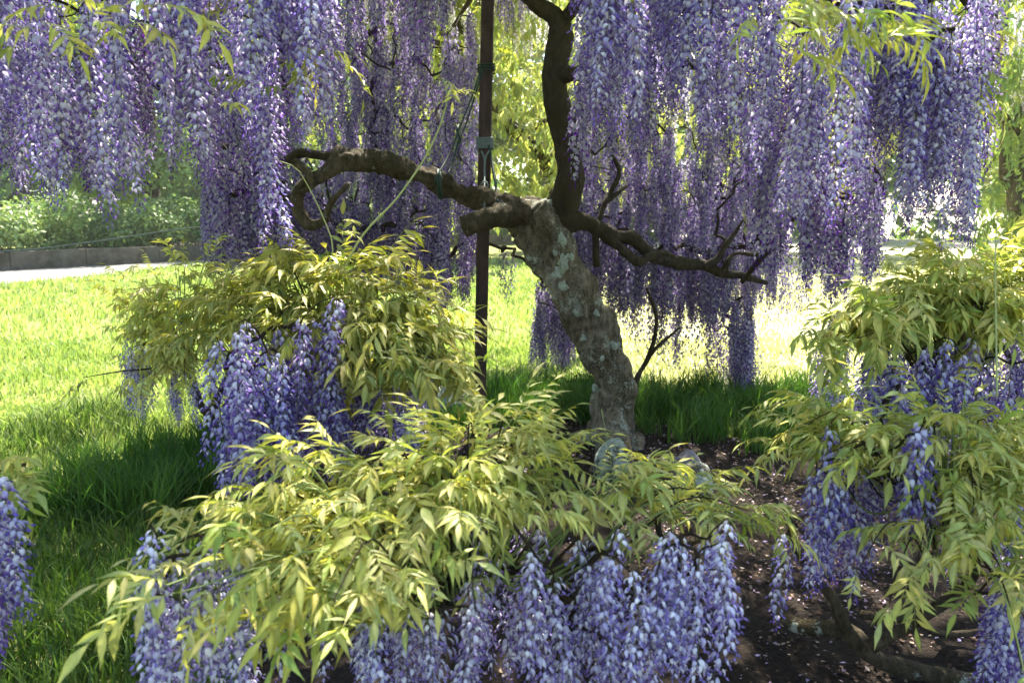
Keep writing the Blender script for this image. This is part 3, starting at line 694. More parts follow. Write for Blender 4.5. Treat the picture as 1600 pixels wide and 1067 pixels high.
# leaf sprays in the near curtains
nleaf = 0
def spray(u, v, Y, n, mat_set, parent, scale=1.0, dirs=None, spreadpx=30):
    for k in range(n):
        a_ = random.uniform(0, 6.28); d = Vector(dirs) if dirs else Vector((math.cos(a_), math.sin(a_)*.6-.4, random.uniform(-.5, .35)))
        d = d+Vector([random.gauss(0, .25) for _ in range(3)])
        p = P(u+random.gauss(0, spreadpx), v+random.gauss(0, spreadpx*.5), Y+random.gauss(0, .08))
        put('leaf', random.choice(mat_set), parent, orient(p, d, scale*random.uniform(.8, 1.15), random.uniform(-.3, .3)))
spray(60, 55, 1.9, 5, LEAF_FRONT, tree, 1.0, (-.7, -.6, -.1), 50)
spray(190, 30, 2.0, 5, LEAF_FRONT, tree, .9, (.6, -.6, 0), 35)
spray(130, 20, 2.1, 5, LEAF_FRONT, tree, .9, None, 60)
spray(345, 165, 1.9, 1, LEAF_LEFT, tree, .8, (1, -.5, .1), 3)
spray(480, 80, 2.3, 6, LEAF_LEFT, tree, .9, (.7, -.4, .1), 26)
spray(400, 140, 2.2, 3, LEAF_LEFT, tree, .7, None, 12)
spray(1290, 40, 1.95, 18, LEAF_FRONT, tree, .85, None, 50)
spray(1345, 45, 1.98, 9, LEAF_FRONT, tree, .9, (1, -.4, -.3), 40)
spray(1470, 60, 2.8, 14, LEAF_FRONT, tree, 1.1, None, 45)
spray(1510, 120, 2.9, 8, LEAF_FRONT, tree, 1.0, (1, -.2, -.5), 30)
spray(420, 20, 2.4, 4, LEAF_LEFT, tree, .9, None, 30)

# ============================================================ LOW WISTERIA MOUNDS
def shrub(name, label, base, hub, tips, depth, leafset, n_shoot, per, max_leaf=300, out_bias=(0, -1, .1), rac=None, stems=(), scale=1.0, leafdir=None, pale=False):
    """hub: 3-D centre of the branch head; tips: polygons in photo pixels with depth function"""
    e = empty(name, base); tag(e, label, 'shrub'); sk = []
    for sp in stems: limb3('stem', e, sp[0], sp[1], MLIMB2, 12, .03, .3, .08, 3, random.random()*9, sk)
    if not sk: sk = [tuple(hub)]
    K = np.array(sk); count = 0; anchors = []; extra = []; xm = None
    polys = []
    for poly, w_ in tips:
        polys += [poly]*w_
    for s_ in range(n_shoot):
        poly = random.choice(polys); us = [p[0] for p in poly]; vs = [p[1] for p in poly]
        for _ in range(200):
            u, v = random.uniform(min(us), max(us)), random.uniform(min(vs), max(vs))
            if inpoly(u, v, poly): break
        Y = depth(u, v)+random.gauss(0, .07); tip = P(u, v, Y); out = tip-hub; out.z *= .5
        out = out.normalized()+Vector(out_bias)*.5; out.normalize()
        st = hub+(tip-hub)*random.uniform(.25, .45)+Vector((0, 0, random.uniform(-.12, .02)))
        mid = st.lerp(tip, .55)+Vector((0, 0, random.uniform(.05, .14)))
        k0 = K[np.linalg.norm(K-np.array(st), axis=1).argmin()]
        p, r = smooth_path([Vector(k0), st, mid, tip], [.004, .003, .0022, .0014], .03)
        V, Fc = [], []; tube(V, Fc, p, r, 5, cap=False); link('shoot', mesh_data('shoot', V, Fc, MSTEM if random.random() < .7 else MTWIG), e)
        anchors += [st, mid]
        n = per if isinstance(per, int) else random.randint(*per)
        for k in range(n):
            t = 1-(.42 if random.random() < .7 else .75)*(k/n)**1.1; q = p[min(len(p)-1, int(t*(len(p)-1)))]
            sd_ = 1 if k % 2 else -1; side = Vector((-out.y, out.x, 0)).normalized()
            d = out*random.uniform(.3, 1.0)+side*sd_*random.uniform(.3, 1.1)*(0 if k == 0 else 1)+Vector((0, 0, random.uniform(-.45, .35)))
            if leafdir: d += Vector(leafdir)*random.uniform(0, 1)
            sc = scale*random.uniform(.78, 1.12)*(1 if k else .9)
            lm, om = random.choice(leafset), orient(q, d, sc, random.uniform(-.35, .35))
            if count < max_leaf: put('leaf', lm, e, om)
            else: extra.append((LGEO[lm.name][0], om @ Matrix.Scale(.85, 4))); xm = LGEO[lm.name][1]
            count += 1
    if extra: joined('inner_leaves', extra, xm, e)
    tops = []
    for (cnt, u0, u1, v0, v1, Ys, Ls) in (rac or []):
        for k in range(cnt):
            u, v, Y, L = random.uniform(u0, u1), random.uniform(v0, v1), random.uniform(*Ys), random.uniform(*Ls)
            top = P(u, v, Y)+Vector((0, 0, L)); b = near_len(L); q_ = RF if pale and b in RF else RH; put('raceme', random.choice(q_[b]), e, hang_mat(top, L, b, .07)); tops.append(top)
    if tops: twig_net('twigs', e, tops, [tuple(q) for q in anchors]+sk, .0018, maxr=.008)
    return e

def stem_path(*pts): return [Vector(p) for p in pts]
# front mound, close to the camera
fb = Vector((.25, 2.3, 0)); fh = P(720, 900, 1.75)
front = shrub('weeping_wisteria_shrub', 'nearest wisteria mound with pale yellow-green leaves across the bottom centre', fb, fh,
    [([(290, 800), (420, 730), (620, 675), (820, 650), (890, 690), (890, 730), (620, 770), (420, 820), (300, 850)], 5),
     ([(170, 920), (280, 840), (560, 780), (860, 750), (900, 770), (640, 830), (560, 890), (300, 930)], 5),
     ([(330, 930), (560, 880), (640, 900), (670, 960), (420, 990)], 3),
     ([(940, 750), (1060, 740), (1190, 790), (1215, 850), (1080, 820), (960, 800)], 3),
     ([(620, 700), (900, 680), (910, 790), (640, 850)], 4)],
    lambda u, v: 1.9-(v-680)/380*.72-(.12 if u < 400 else 0)+(.25 if u > 900 and v < 950 else 0), LEAF_FRONT, 175, 3, 300, (0, -1, .3), pale=True, scale=.86,
    rac=[(10, 245, 330, 1075, 1200, (1.35, 1.6), (.28, .36)), (8, 330, 460, 1060, 1180, (1.5, 1.8), (.28, .36)), (23, 640, 1000, 1070, 1200, (1.45, 1.75), (.24, .32)), (22, 870, 1150, 1010, 1130, (1.5, 1.8), (.24, .32)), (8, 480, 660, 1060, 1150, (1.5, 1.75), (.24, .3)), (8, 1040, 1150, 1000, 1090, (1.5, 1.8), (.24, .3)), (8, 740, 900, 1000, 1060, (1.7, 2.0), (.28, .34)), (5, 560, 680, 1010, 1080, (1.7, 1.9), (.28, .34))],
    stems=[(stem_path((.25, 2.3, 0), (.3, 2.2, .35), P(900, 960, 2.0), P(850, 900, 1.9), P(720, 880, 1.8), P(520, 860, 1.75), P(380, 870, 1.7)), [.035, .03, .024, .02, .015, .011, .006]),
           (stem_path(P(900, 960, 2.0), P(985, 985, 1.9), P(1010, 940, 1.95), P(1060, 860, 2.0), P(1130, 830, 2.1)), [.022, .018, .015, .01, .006])])
# left mound
lb = G(560, 720); lh = P(520, 540, 2.75)
left = shrub('weeping_wisteria_shrub', 'olive-leaved wisteria mound left of the post with violet flowers beneath', (lb.x, 3.3, 0), lh,
    [([(340, 440), (450, 405), (560, 400), (640, 430), (700, 480), (690, 540), (560, 480), (420, 480)], 4),
     ([(330, 470), (440, 440), (560, 460), (680, 520), (715, 590), (640, 590), (520, 520), (360, 540)], 4),
     ([(420, 505), (560, 495), (660, 540), (670, 605), (560, 585), (440, 545)], 4),
     ([(230, 470), (340, 430), (360, 520), (300, 560), (230, 540)], 2), ([(690, 540), (730, 590), (720, 610), (670, 570)], 1)],
    lambda u, v: 2.95-(v-400)/240*.75+(.3 if u < 330 else 0), LEAF_LEFT, 165, 3, 300, (0, -1, .35), scale=1.15,
    rac=[(26, 350, 450, 700, 790, (2.2, 2.6), (.3, .42)), (28, 440, 560, 690, 775, (2.35, 2.8), (.26, .34)), (24, 560, 670, 650, 720, (2.4, 2.8), (.2, .27)), (8, 430, 540, 600, 680, (2.3, 2.6), (.26, .3))],
    stems=[(stem_path((lb.x, 3.3, 0), (lb.x+.05, 3.2, .4), P(560, 620, 2.95), P(520, 560, 2.8), P(450, 520, 2.7)), [.04, .034, .026, .018, .008]),
           (stem_path(P(560, 620, 2.95), P(620, 560, 2.8), P(670, 540, 2.7)), [.02, .014, .007])])
# small yellowish one behind it
bb = G(335, 690)
back = shrub('weeping_wisteria_shrub', 'small golden-tipped wisteria bush at the lawn edge behind the left mound', (bb.x, bb.y, 0), P(290, 540, 4.9),
    [([(190, 450), (230, 410), (330, 400), (400, 440), (380, 520), (280, 500), (200, 520)], 4), ([(200, 520), (300, 500), (380, 540), (330, 600), (210, 590)], 2)],
    lambda u, v: 4.9-(v-400)/200*.4, LEAF_FRONT, 80, 3, 240, (0, -1, .1),
    rac=[(7, 198, 240, 640, 665, (4.4, 4.7), (.3, .4)), (6, 270, 310, 640, 670, (4.6, 4.9), (.3, .4)), (12, 200, 340, 560, 620, (4.7, 5.1), (.3, .4))],
    stems=[(stem_path((bb.x, bb.y, 0), P(330, 655, 5.1), P(310, 625, 5.0), P(290, 560, 4.9)), [.05, .036, .026, .016]), (stem_path(P(328, 650, 5.1), P(350, 600, 5.0), P(370, 540, 4.9)), [.03, .02, .01])], scale=1.1)
# outlying low shoot with a few leaves towards the lawn
for u, v, d in ((150, 590, (-1, -.4, -.3)), (125, 600, (-.6, -.6, -.6)), (175, 600, (1, -.5, -.2)), (200, 585, (.5, -.7, -.3))):
    put('leaf', random.choice(LEAF_LEFT), back, orient(P(u, v, 4.0), Vector(d), 1.1, 0))
V, Fc = [], []; p, r = smooth_path([P(300, 560, 4.9), P(240, 575, 4.5), P(190, 580, 4.1), P(130, 590, 4.0)], [.008, .006, .004, .002], .03); tube(V, Fc, p, r, 5); link('shoot', mesh_data('shoot', V, Fc, MTWIG), back)
# right far mound
rb = Vector((2.6, 3.7, 0)); rh = P(1500, 560, 3.0)
right1 = shrub('weeping_wisteria_shrub', 'tall yellow-green wisteria mound at the right edge beyond the nearer one', rb, rh,
    [([(1310, 500), (1400, 420), (1540, 370), (1640, 360), (1640, 450), (1480, 470), (1340, 540)], 5),
     ([(1310, 530), (1340, 480), (1480, 450), (1640, 440), (1640, 500), (1440, 490), (1330, 535)], 5),
     ([(1520, 480), (1640, 480), (1640, 520), (1560, 520)], 1), ([(1270, 520), (1330, 490), (1330, 560)], 1)],
    lambda u, v: 3.1-(v-370)/200*.6, LEAF_FRONT, 140, 3, 300, (-.3, -1, .45), scale=1.1,
    rac=[(38, 1345, 1480, 670, 750, (2.6, 3.1), (.28, .36)), (34, 1470, 1640, 660, 740, (2.6, 3.1), (.26, .34)), (6, 1275, 1320, 640, 660, (3.3, 3.6), (.36, .44)), (12, 1500, 1640, 560, 640, (2.8, 3.1), (.26, .34))],
    stems=[(stem_path((2.6, 3.7, 0), (2.5, 3.5, .5), P(1560, 690, 3.1), P(1490, 630, 3.0), P(1440, 590, 2.9)), [.045, .036, .024, .016, .01]), (stem_path(P(1560, 690, 3.1), P(1590, 600, 3.0), P(1570, 540, 2.9)), [.024, .016, .01])])
# right near mound
nb = Vector((1.75, 2.5, 0)); nh = P(1480, 780, 2.2)
right2 = shrub('weeping_wisteria_shrub', 'spreading wisteria mound at the lower right over bare brown soil', nb, nh,
    [([(1180, 690), (1260, 660), (1400, 680), (1400, 720), (1240, 720)], 4), ([(1400, 670), (1560, 650), (1640, 670), (1640, 730), (1460, 730)], 4),
     ([(1460, 750), (1640, 740), (1640, 800), (1500, 800)], 3), ([(1540, 860), (1640, 850), (1640, 930), (1560, 920)], 1), ([(1330, 890), (1440, 870), (1480, 920), (1380, 950)], 1), ([(1210, 640), (1290, 610), (1320, 660), (1230, 680)], 1), ([(1590, 1000), (1640, 990), (1640, 1080), (1590, 1080)], 1)],
    lambda u, v: 2.35-(v-650)/350*.75, LEAF_FRONT, 105, 3, 300, (-.4, -1, .5), scale=.9,
    rac=[(16, 1250, 1350, 850, 940, (2.1, 2.5), (.28, .4)), (5, 1395, 1435, 830, 860, (2.0, 2.2), (.28, .34)), (10, 1350, 1400, 760, 850, (2.3, 2.7), (.28, .36)), (12, 1500, 1620, 1060, 1130, (1.9, 2.3), (.28, .4)), (8, 1460, 1600, 860, 930, (2.2, 2.6), (.28, .34)), (1, 1210, 1225, 975, 985, (2.2, 2.25), (.3, .3))],
    stems=[(stem_path(P(1210, 860, 3.1), P(1215, 930, 2.8), P(1240, 975, 2.6), P(1320, 985, 2.5), P(1350, 1010, 2.45)), [.022, .026, .03, .03, .03]),
           (stem_path((1.75, 2.5, 0), P(1370, 1030, 2.45), P(1300, 930, 2.4), P(1240, 850, 2.4), P(1232, 790, 2.4)), [.035, .03, .018, .012, .006]),
           (stem_path(P(1360, 1010, 2.4), P(1440, 960, 2.35), P(1520, 900, 2.3), P(1500, 800, 2.2), P(1440, 760, 2.2)), [.026, .02, .018, .014, .008]),
           (stem_path(P(1350, 960, 2.5), P(1420, 970, 2.6), P(1480, 990, 2.7), P(1560, 980, 2.7)), [.016, .014, .012, .01])])
# raceme cluster entering at the left edge, near
edge = empty('weeping_wisteria_shrub', P(-120, 1400, 1.9)); edge.location.z = 0; tag(edge, 'wisteria spray with one fat violet flower bundle cut by the left edge', 'shrub')
tp = []
for k in range(14):
    u, v = random.uniform(-60, 34), random.uniform(970, 1050); L = random.uniform(.32, .4); top = P(u, v, random.uniform(1.6, 1.9))+Vector((0, 0, L)); tp.append(top); b = near_len(L); put('raceme', random.choice(RH[b]), edge, hang_mat(top, L, b))
limb3('stem', edge, [edge.location.copy(), edge.location+Vector((0, .1, .6)), P(-90, 760, 1.85), P(-20, 735, 1.8), P(40, 725, 1.75)], [.03, .026, .018, .01, .004], MLIMB2, 10, .03, .3, .08)
for k in range(7): put('leaf', random.choice(LEAF_FRONT), edge, orient(P(random.uniform(-40, 30), random.uniform(715, 750), 1.78), Vector((random.uniform(.2, 1), -.3, random.uniform(-.4, .1))), .8, 0))
twig_net('twigs', edge, tp, [tuple(P(-20, 735, 1.8)), tuple(P(-60, 745, 1.82))], .002, maxr=.006)

# long pale whips
def whip(pix, r, parent, mat=MSTEM):
    V, Fc = [], []; p, rr = smooth_path([P(*q) for q in pix], [lerp(r, r*.5, i/(len(pix)-1)) for i in range(len(pix))], .03); tube(V, Fc, p, rr, 6); return link('whip', mesh_data('whip', V, Fc, mat), parent)
m = M('pale_whip', .5, .4); m.b.inputs['Base Color'].default_value = (.33, .38, .16, 1); MWHIP = m.m
whip([(515, 490, 2.75), (530, 440, 2.75), (565, 370, 2.72), (620, 310, 2.7), (665, 245, 2.7), (690, 190, 2.7), (699, 150, 2.7), (692, 122, 2.7)], .0045, left, MWHIP)
whip([(500, 440, 2.8), (520, 390, 2.8), (505, 340, 2.8), (478, 285, 2.8), (455, 258, 2.75), (400, 246, 2.7)], .003, left, MWHIP)
whip([(940, 640, 2.2), (960, 760, 2.1), (945, 740, 2.1)], .001, front)
whip([(1558, 620, 2.3), (1556, 500, 2.4), (1555, 400, 2.45), (1558, 340, 2.5)], .003, right1, MWHIP)
for u, v, d in ((695, 122, (.3, -.5, -.5)), (700, 150, (.6, -.4, .2)), (520, 370, (.8, -.4, .3)), (545, 350, (.3, -.8, .2))):
    put('leaf', LEAF_FRONT[3], left, orient(P(u, v, 2.7), Vector(d), .5, 0))

# ============================================================ SECOND WISTERIA behind
sec = empty('wisteria_tree', (P(940, 556, 9).x, 9, 0)); tag(sec, 'crooked wisteria tree in the sun behind the post, brown leaning trunk', 'tree')
sk2 = []
limb('trunk', sec, [(950, 556, 9.0, 40), (930, 480, 9.0, 34), (890, 340, 9.0, 30), (850, 245, 9.0, 27), (810, 212, 9.0, 26), (775, 175, 9.0, 24), (742, 125, 9.0, 22), (724, 75, 9.0, 20), (714, 30, 9.0, 18), (722, -30, 9.0, 16)], MLIMB2, 16, .04, .3, .08, 3, 31, sk2)
limb('branch', sec, [(775, 170, 9, 16), (745, 120, 9.1, 12), (740, 60, 9.2, 10), (748, 0, 9.3, 9)], MLIMB2, 10, .05, .3, .06, 3, 32, sk2)
limb('branch', sec, [(810, 215, 9, 12), (850, 190, 9.2, 10), (930, 150, 9.3, 8), (1010, 110, 9.4, 6)], MLIMB2, 10, .05, .3, .06, 3, 33, sk2)
limb('branch', sec, [(724, 80, 9, 12), (650, 60, 9.1, 9), (580, 70, 9.2, 6)], MLIMB2, 10, .05, .3, .06, 3, 34, sk2)
lv = []
def drift(n, u0, u1, v0, v1, Ys, sc):
    for i in range(n):
        u, v, y = random.uniform(u0, u1), random.uniform(v0, v1), random.uniform(*Ys)
        if noise.noise(Vector((u*.012, v*.016, y))) < -.05: continue
        lv.append((random.choice(LOWLEAF), orient(P(u, v, y), Vector((random.gauss(0, .7), random.gauss(-.3, .6), random.uniform(-.9, .1))), sc*random.uniform(.9, 1.4), 0)))
drift(900, 690, 880, -80, 330, (8.4, 10), 1.3); drift(350, 900, 1010, 140, 230, (8, 9), 1.3); drift(700, 480, 760, -60, 240, (8.6, 10), 1.2); drift(350, 880, 1200, -40, 320, (9, 10.5), 1.2)
joined('crown_leaves', lv, ML_BACK, sec)
it = []
for i in range(60):
    u, v, y = random.choice([(random.uniform(560, 860), random.uniform(20, 130), 8.6), (random.uniform(880, 1200), random.uniform(60, 260), 9.0)]); L = random.uniform(.5, .7)
    it.append((random.choice(RLg[.52]), hang_mat(P(u, v, y)+Vector((0, 0, L)), L, .52)))
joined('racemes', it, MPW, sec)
# third, right background
thr = empty('wisteria_tree', (P(1590, 500, 12).x, 12, 0)); tag(thr, 'twisted wisteria tree with white flower tails at the right edge in full sun', 'tree')
limb('trunk', thr, [(1640, 520, 12, 40), (1610, 420, 12, 34), (1590, 330, 12, 28), (1570, 250, 12, 22), (1575, 200, 12, 18), (1550, 165, 12, 12), (1530, 150, 12, 8)], MLIMB2, 12, .05, .3, .08, 3, 41)
limb('branch', thr, [(1590, 330, 12, 20), (1600, 230, 12, 14), (1590, 190, 12, 10), (1620, 100, 12, 8)], MLIMB2, 12, .05, .3, .08, 3, 42)
it = []
for i in range(60):
    u, v, y = random.uniform(1545, 1700), random.uniform(60, 180), random.uniform(11.4, 12.4); L = random.uniform(.6, .9)
    it.append((random.choice(RLg[.64]), hang_mat(P(u, v, y)+Vector((0, 0, L)), L, .64)))
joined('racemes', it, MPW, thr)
lv = []; drift(1500, 1520, 1760, -60, 420, (10.8, 13), 1.7); drift(500, 1380, 1560, -60, 120, (10.5, 13), 1.7); joined('crown_leaves', lv, ML_BACK, thr)

# ============================================================ POST AND TIES
m = M('rusty_steel', .75, .3); v = m.coord('Object', (1, 1, .3)); b = m.noise(v, 18, 6, .7)
m.base(m.ramp(b, [(.3, (.022, .015, .012)), (.55, (.06, .035, .027)), (.8, (.12, .08, .06))])); m.bump(b, .5, .01); MPOST = m.m
YP = 5.45; pb = P(748, 660, YP); pt = P(765, -140, YP+.02); pb.z = 0; 
post = empty('support_post', pb); tag(post, 'tall thin rust-brown square post standing against the left limb', 'post')
V, Fc = [], []; n = 40
for i in range(n+1):
    t = i/n; c_ = pb.lerp(pt, t); c_.z = lerp(-.02, pt.z, t); hw = .042; e_ = .008
    for dx, dy in ((-hw+e_, -hw), (hw-e_, -hw), (hw, -hw+e_), (hw, hw-e_), (hw-e_, hw), (-hw+e_, hw), (-hw, hw-e_), (-hw, -hw+e_)):
        V.append(c_+Vector((dx+.003*noise.noise(Vector((i*.3, dx*20, 0))), dy, 0)))
for i in range(n):
    for k in range(8): Fc.append((i*8+k, i*8+(k+1) % 8, (i+1)*8+(k+1) % 8, (i+1)*8+k))
Fc.append(tuple(n*8+k for k in range(8)))
link('post_shaft', mesh_data('post_shaft', V, Fc, MPOST, smooth=False), post)
m = M('green_strap', .6, .4); v = m.coord('Object'); b = m.noise(v, 90, 3); m.base(m.ramp(b, [(.3, (.008, .02, .016)), (.7, (.02, .06, .045))])); MSTRAP = m.m
m = M('grey_cord', .7, .3); m.b.inputs['Base Color'].default_value = (.16, .2, .2, 1); MCORD = m.m
def rope(name, mat, label, cat, paths, r):
    pts0 = P(*paths[0][0]); e = empty(name, pts0); tag(e, label, cat, 'ties between post and limb')
    for pp in paths:
        V, Fc = [], []; p, rr = smooth_path([P(*q) for q in pp], [r]*len(pp), .02); tube(V, Fc, p, rr, 6, 0, .15); link('cord', mesh_data('cord', V, Fc, mat), e)
    return e
def loop(e, c0, rx, ry, r, mat, turns=3, pitch=.022, square=False):
    V, Fc = [], []; pts = []; n = 20*turns
    for i in range(n+1):
        a_ = 6.283*i/20; ca, sa = math.cos(a_), math.sin(a_)
        k = 1/max(abs(ca), abs(sa)) if square else 1; k = min(k, 1.3)
        pts.append(c0+Vector((ca*rx*k, sa*ry*k, i/20*pitch-turns*pitch/2)))
    tube(V, Fc, pts, [r]*len(pts), 6); link('lashing', mesh_data('lashing', V, Fc, mat), e)
def on_post(v):
    t0, t1 = 0., 1.
    for _ in range(40):
        t = (t0+t1)/2; c_ = pb.lerp(pt, t); d = c_-Vector((0, 0, CH)); vv = 533.5-F*d.dot(UP)/d.dot(FW)
        if vv > v: t0 = t
        else: t1 = t
    return c_
r1 = rope('green_strap', MSTRAP, 'dark green strap running from high on the post down to the left limb', 'strap', [[(752, 108, 5.4), (738, 150, 5.3), (722, 190, 5.2), (705, 235, 5.08), (686, 270, 4.93), (680, 284, 4.9)], [(754, 112, 5.4), (742, 150, 5.32), (726, 200, 5.25), (718, 215, 5.2), (708, 250, 5.12), (700, 272, 5.0)], [(716, 196, 5.2), (714, 206, 5.16), (720, 218, 5.2), (716, 226, 5.18)]], .0065)
loop(r1, on_post(108), .051, .051, .006, MSTRAP, 3, .017, True)
c_ = P(684, 288, 4.99); V, Fc = [], []; pts = [c_+Vector((.006*i/8, math.cos(6.283*i/20)*.085, math.sin(6.283*i/20)*.085)) for i in range(41)]; tube(V, Fc, pts, [.008]*41, 6); link('lashing', mesh_data('lashing', V, Fc, MSTRAP), r1)
r2 = rope('grey_cord', MCORD, 'pale grey cord tied round the post and hanging to the limb at the fork', 'cord', [[(752, 236, 5.38), (757, 250, 5.36), (757, 285, 5.2), (757, 330, 4.97)], [(764, 236, 5.38), (758, 250, 5.36), (757, 287, 5.2)], [(750, 290, 5.18), (757, 283, 5.17), (763, 290, 5.18), (757, 296, 5.18), (750, 290, 5.18)]], .006)
loop(r2, on_post(225), .052, .052, .006, MCORD, 6, .012, True)
r3 = rope('green_strap', MSTRAP, 'short dark green strap on the right side of the post down to the fork', 'strap', [[(764, 228, 5.4), (768, 250, 5.36), (773, 280, 5.25), (776, 300, 5.14), (778, 316, 5.05)]], .009)

# ============================================================ STONES
def stone(name, label, c0, r, seed, mat, sub=3, angular=.35):
    import bmesh
    bm = bmesh.new(); bmesh.ops.create_icosphere(bm, subdivisions=sub, radius=1)
    for v in bm.verts:
        d = v.co.normalized(); n_ = noise.noise(d*1.3+Vector((seed, 0, 0)))*angular+noise.noise(d*4+Vector((0, seed, 0)))*.06+noise.noise(d*11)*.025
        q = d*(1+n_); q = Vector((max(-.95, min(.95, q.x)), max(-.9, min(.9, q.y)), q.z))
        v.co = Vector((q.x*r[0], q.y*r[1], q.z*r[2]))
    me = bpy.data.meshes.new(name); bm.to_mesh(me); bm.free(); me.materials.append(mat)
    me.polygons.foreach_set('use_smooth', np.ones(len(me.polygons), bool))
    o = link(name, me, None, c0); tag(o, label, 'stone'); return o
m = M('grey_stone', .85, .25); v = m.coord('Object'); b = m.noise(v, 9, 6, .7)
m.base(m.ramp(b, [(.3, (.11, .10, .11)), (.7, (.27, .25, .27))])); m.bump(b, .5, .02); MST = m.m
m = M('lichened_stone', .9, .2); v = m.coord('Object'); b = m.noise(v, 12, 6, .7); b2 = m.noise(v, 45, 4, .7)
m.base(m.mix(m.ramp(b, [(.45, (0,)*3), (.52, (1,)*3)]), m.ramp(b2, [(.3, (.04, .04, .03)), (.7, (.13, .12, .1))]), m.ramp(b2, [(.3, (.2, .25, .2)), (.7, (.44, .5, .42))]))); m.bump(b2, .8, .02); MST2 = m.m
g_ = G(1070, 745); stone('stone', 'flat grey stone with a pointed top on the soil right of the trunk', (g_.x, g_.y, .03), (.125, .09, .13), 3, MST, 3, .45)
g_ = G(1080, 775); stone('stone', 'rounded stone crusted with pale green lichen in front of the grey stone', (g_.x, g_.y, .07), (.13, .12, .12), 5, MST2)
g_ = G(705, 665); stone('stone', 'long mossy boulder at the foot of the post', (g_.x, g_.y, .1), (.26, .18, .19), 8, MST2)
g_ = G(950, 735); stone('stone', 'upright lichen-capped stone against the front of the trunk base', (P(957, 712, 4.6).x, 4.6, .07), (.115, .11, .2), 11, MST2, 3, .12)

# wire along the hedge
wr = empty('wire_fence', (WA.x, WA.y-.6, 0)); tag(wr, 'thin black wire strung low in front of the hedge on iron stakes', 'fence')
V, Fc = [], []; p, r = smooth_path([P(-300, 400, WA.y-2), P(0, 393, WA.y-.6), P(130, 380, WA.y+.2), P(320, 354, WA.y+1.4), P(500, 345, WA.y+2.4)], [.02]*5, .5); tube(V, Fc, p, r, 5); link('wire', mesh_data('wire', V, Fc, MSTRAP), wr)
for q in (p[0], p[-1]): 
    V, Fc = [], []; tube(V, Fc, [Vector((q.x, q.y, 0)), Vector((q.x, q.y, q.z+.08))], [.025, .02], 6); link('stake', mesh_data('stake', V, Fc, MSTRAP), wr)

# ============================================================ GRASS, PETALS
def grass(name, X, Y, H, Wd, mat, lean=.35, seed=1, label=None):
    r = np.random.default_rng(seed); n = len(X); a = r.uniform(0, 6.283, n); la = r.uniform(0, 6.283, n); ln = H*lean*r.random(n)*1.6
    dx, dy = np.cos(a)*Wd/2, np.sin(a)*Wd/2; lx, ly = np.cos(la)*ln, np.sin(la)*ln
    z0 = np.zeros(n); V = np.empty((n, 7, 3))
    for i, (t, k) in enumerate(((0, 1), (.4, .9), (.75, .6))):
        bx, by, bz = X+lx*t*t, Y+ly*t*t, H*(t-.12*t*t)
        V[:, 2*i] = np.stack([bx-dx*k, by-dy*k, bz], 1); V[:, 2*i+1] = np.stack([bx+dx*k, by+dy*k, bz], 1)
    V[:, 6] = np.stack([X+lx, Y+ly, H*.88], 1)
    col = (.7+.6*r.random((n, 1)))*np.ones((1, 3)); col = np.repeat(col, 7, axis=0); tip = np.tile(np.array([.8, .8, 1, 1, 1.15, 1.15, 1.25]), n)[:, None]
    o = link(name, fast_mesh(name, V.reshape(-1, 3), 7, [(0, 1, 3, 2), (2, 3, 5, 4), (4, 5, 6)], n, mat, np.clip(col*1.0, 0, 2)))
    tag(o, label, 'grass', kind='stuff'); return o
def grass_mat(name, a, b):
    m = M(name, .5, .35); at = m.n('ShaderNodeAttribute', attribute_name='Col'); v = m.coord('Object'); n_ = m.noise(v, 2.2, 4)
    c_ = m.mix(1.0, m.ramp(n_, [(.35, a), (.65, b)]), at.outputs['Color'], 'MULTIPLY'); m.base(c_); m.translucent(c_, .4, (1.1, 1.2, .5)); return m.m
MG = grass_mat('sunlit_lawn_grass', (.23, .33, .10), (.43, .49, .21)); MGD = grass_mat('overexposed_grass', (.46, .46, .26), (.64, .62, .40)); MGS = grass_mat('shaded_lawn_grass', (.06, .12, .022), (.13, .2, .045)); MG2 = grass_mat('tall_grass', (.045, .12, .02), (.11, .21, .04))  # first three: one lawn with sun, overexposure and shade painted into its colour
bp = [(q.x, q.y) for q in poly]
X, Y = [], []
for (y0, y1, xl, xr, dens) in ((1.0, 3.5, 3.6, 2.2, 3200), (3.5, 6.5, 5.4, 4.8, 1900), (6.5, 10, 8, 8, 620), (10, 18.5, 14, 14, 170), (18.5, 27, 16, 22, 75)):
    n = int((y1-y0)*(xl+xr)*dens); x_ = rng.uniform(-xl, xr, n); y_ = rng.uniform(y0, y1, n)
    k = ~inpoly_np(x_, y_, bp) & ((x_-PA.x)*-PDr.y+(y_-PA.y)*PDr.x < rng.normal(0, .09, n)); X.append(x_[k]); Y.append(y_[k])
X = np.concatenate(X); Y = np.concatenate(Y); d_ = np.maximum(2, Y)
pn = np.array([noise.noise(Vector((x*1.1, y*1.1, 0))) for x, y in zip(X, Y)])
in_sun = ((Y+.35*X*(X < 0)*-.6) > 5.6+1.0*pn+.5*rng.normal(size=len(X)))  # divides the grass coloured as sunlit from that coloured as shaded
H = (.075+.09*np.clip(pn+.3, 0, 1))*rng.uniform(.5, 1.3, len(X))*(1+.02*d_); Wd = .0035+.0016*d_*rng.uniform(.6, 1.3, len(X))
sw = in_sun & ~((X > 1.0+.5*pn) & (Y > 7)); grass('sunlit_lawn_grass', X[sw], Y[sw], H[sw]*.85, Wd[sw], MG, .55, 3, 'open lawn grass back to the gravel path, sunlight painted into its pale yellow-green')
blown = in_sun & (X > 1.0+.5*pn+.5*rng.normal(size=len(X))) & (Y > 7)  # area whose colour paints the burnt-out sunlight
grass('overexposed_grass', X[blown], Y[blown], H[blown]*.55, Wd[blown], MGD, .6, 6, 'short lawn grass right of the trunk, overexposed sunlight painted into its colour')
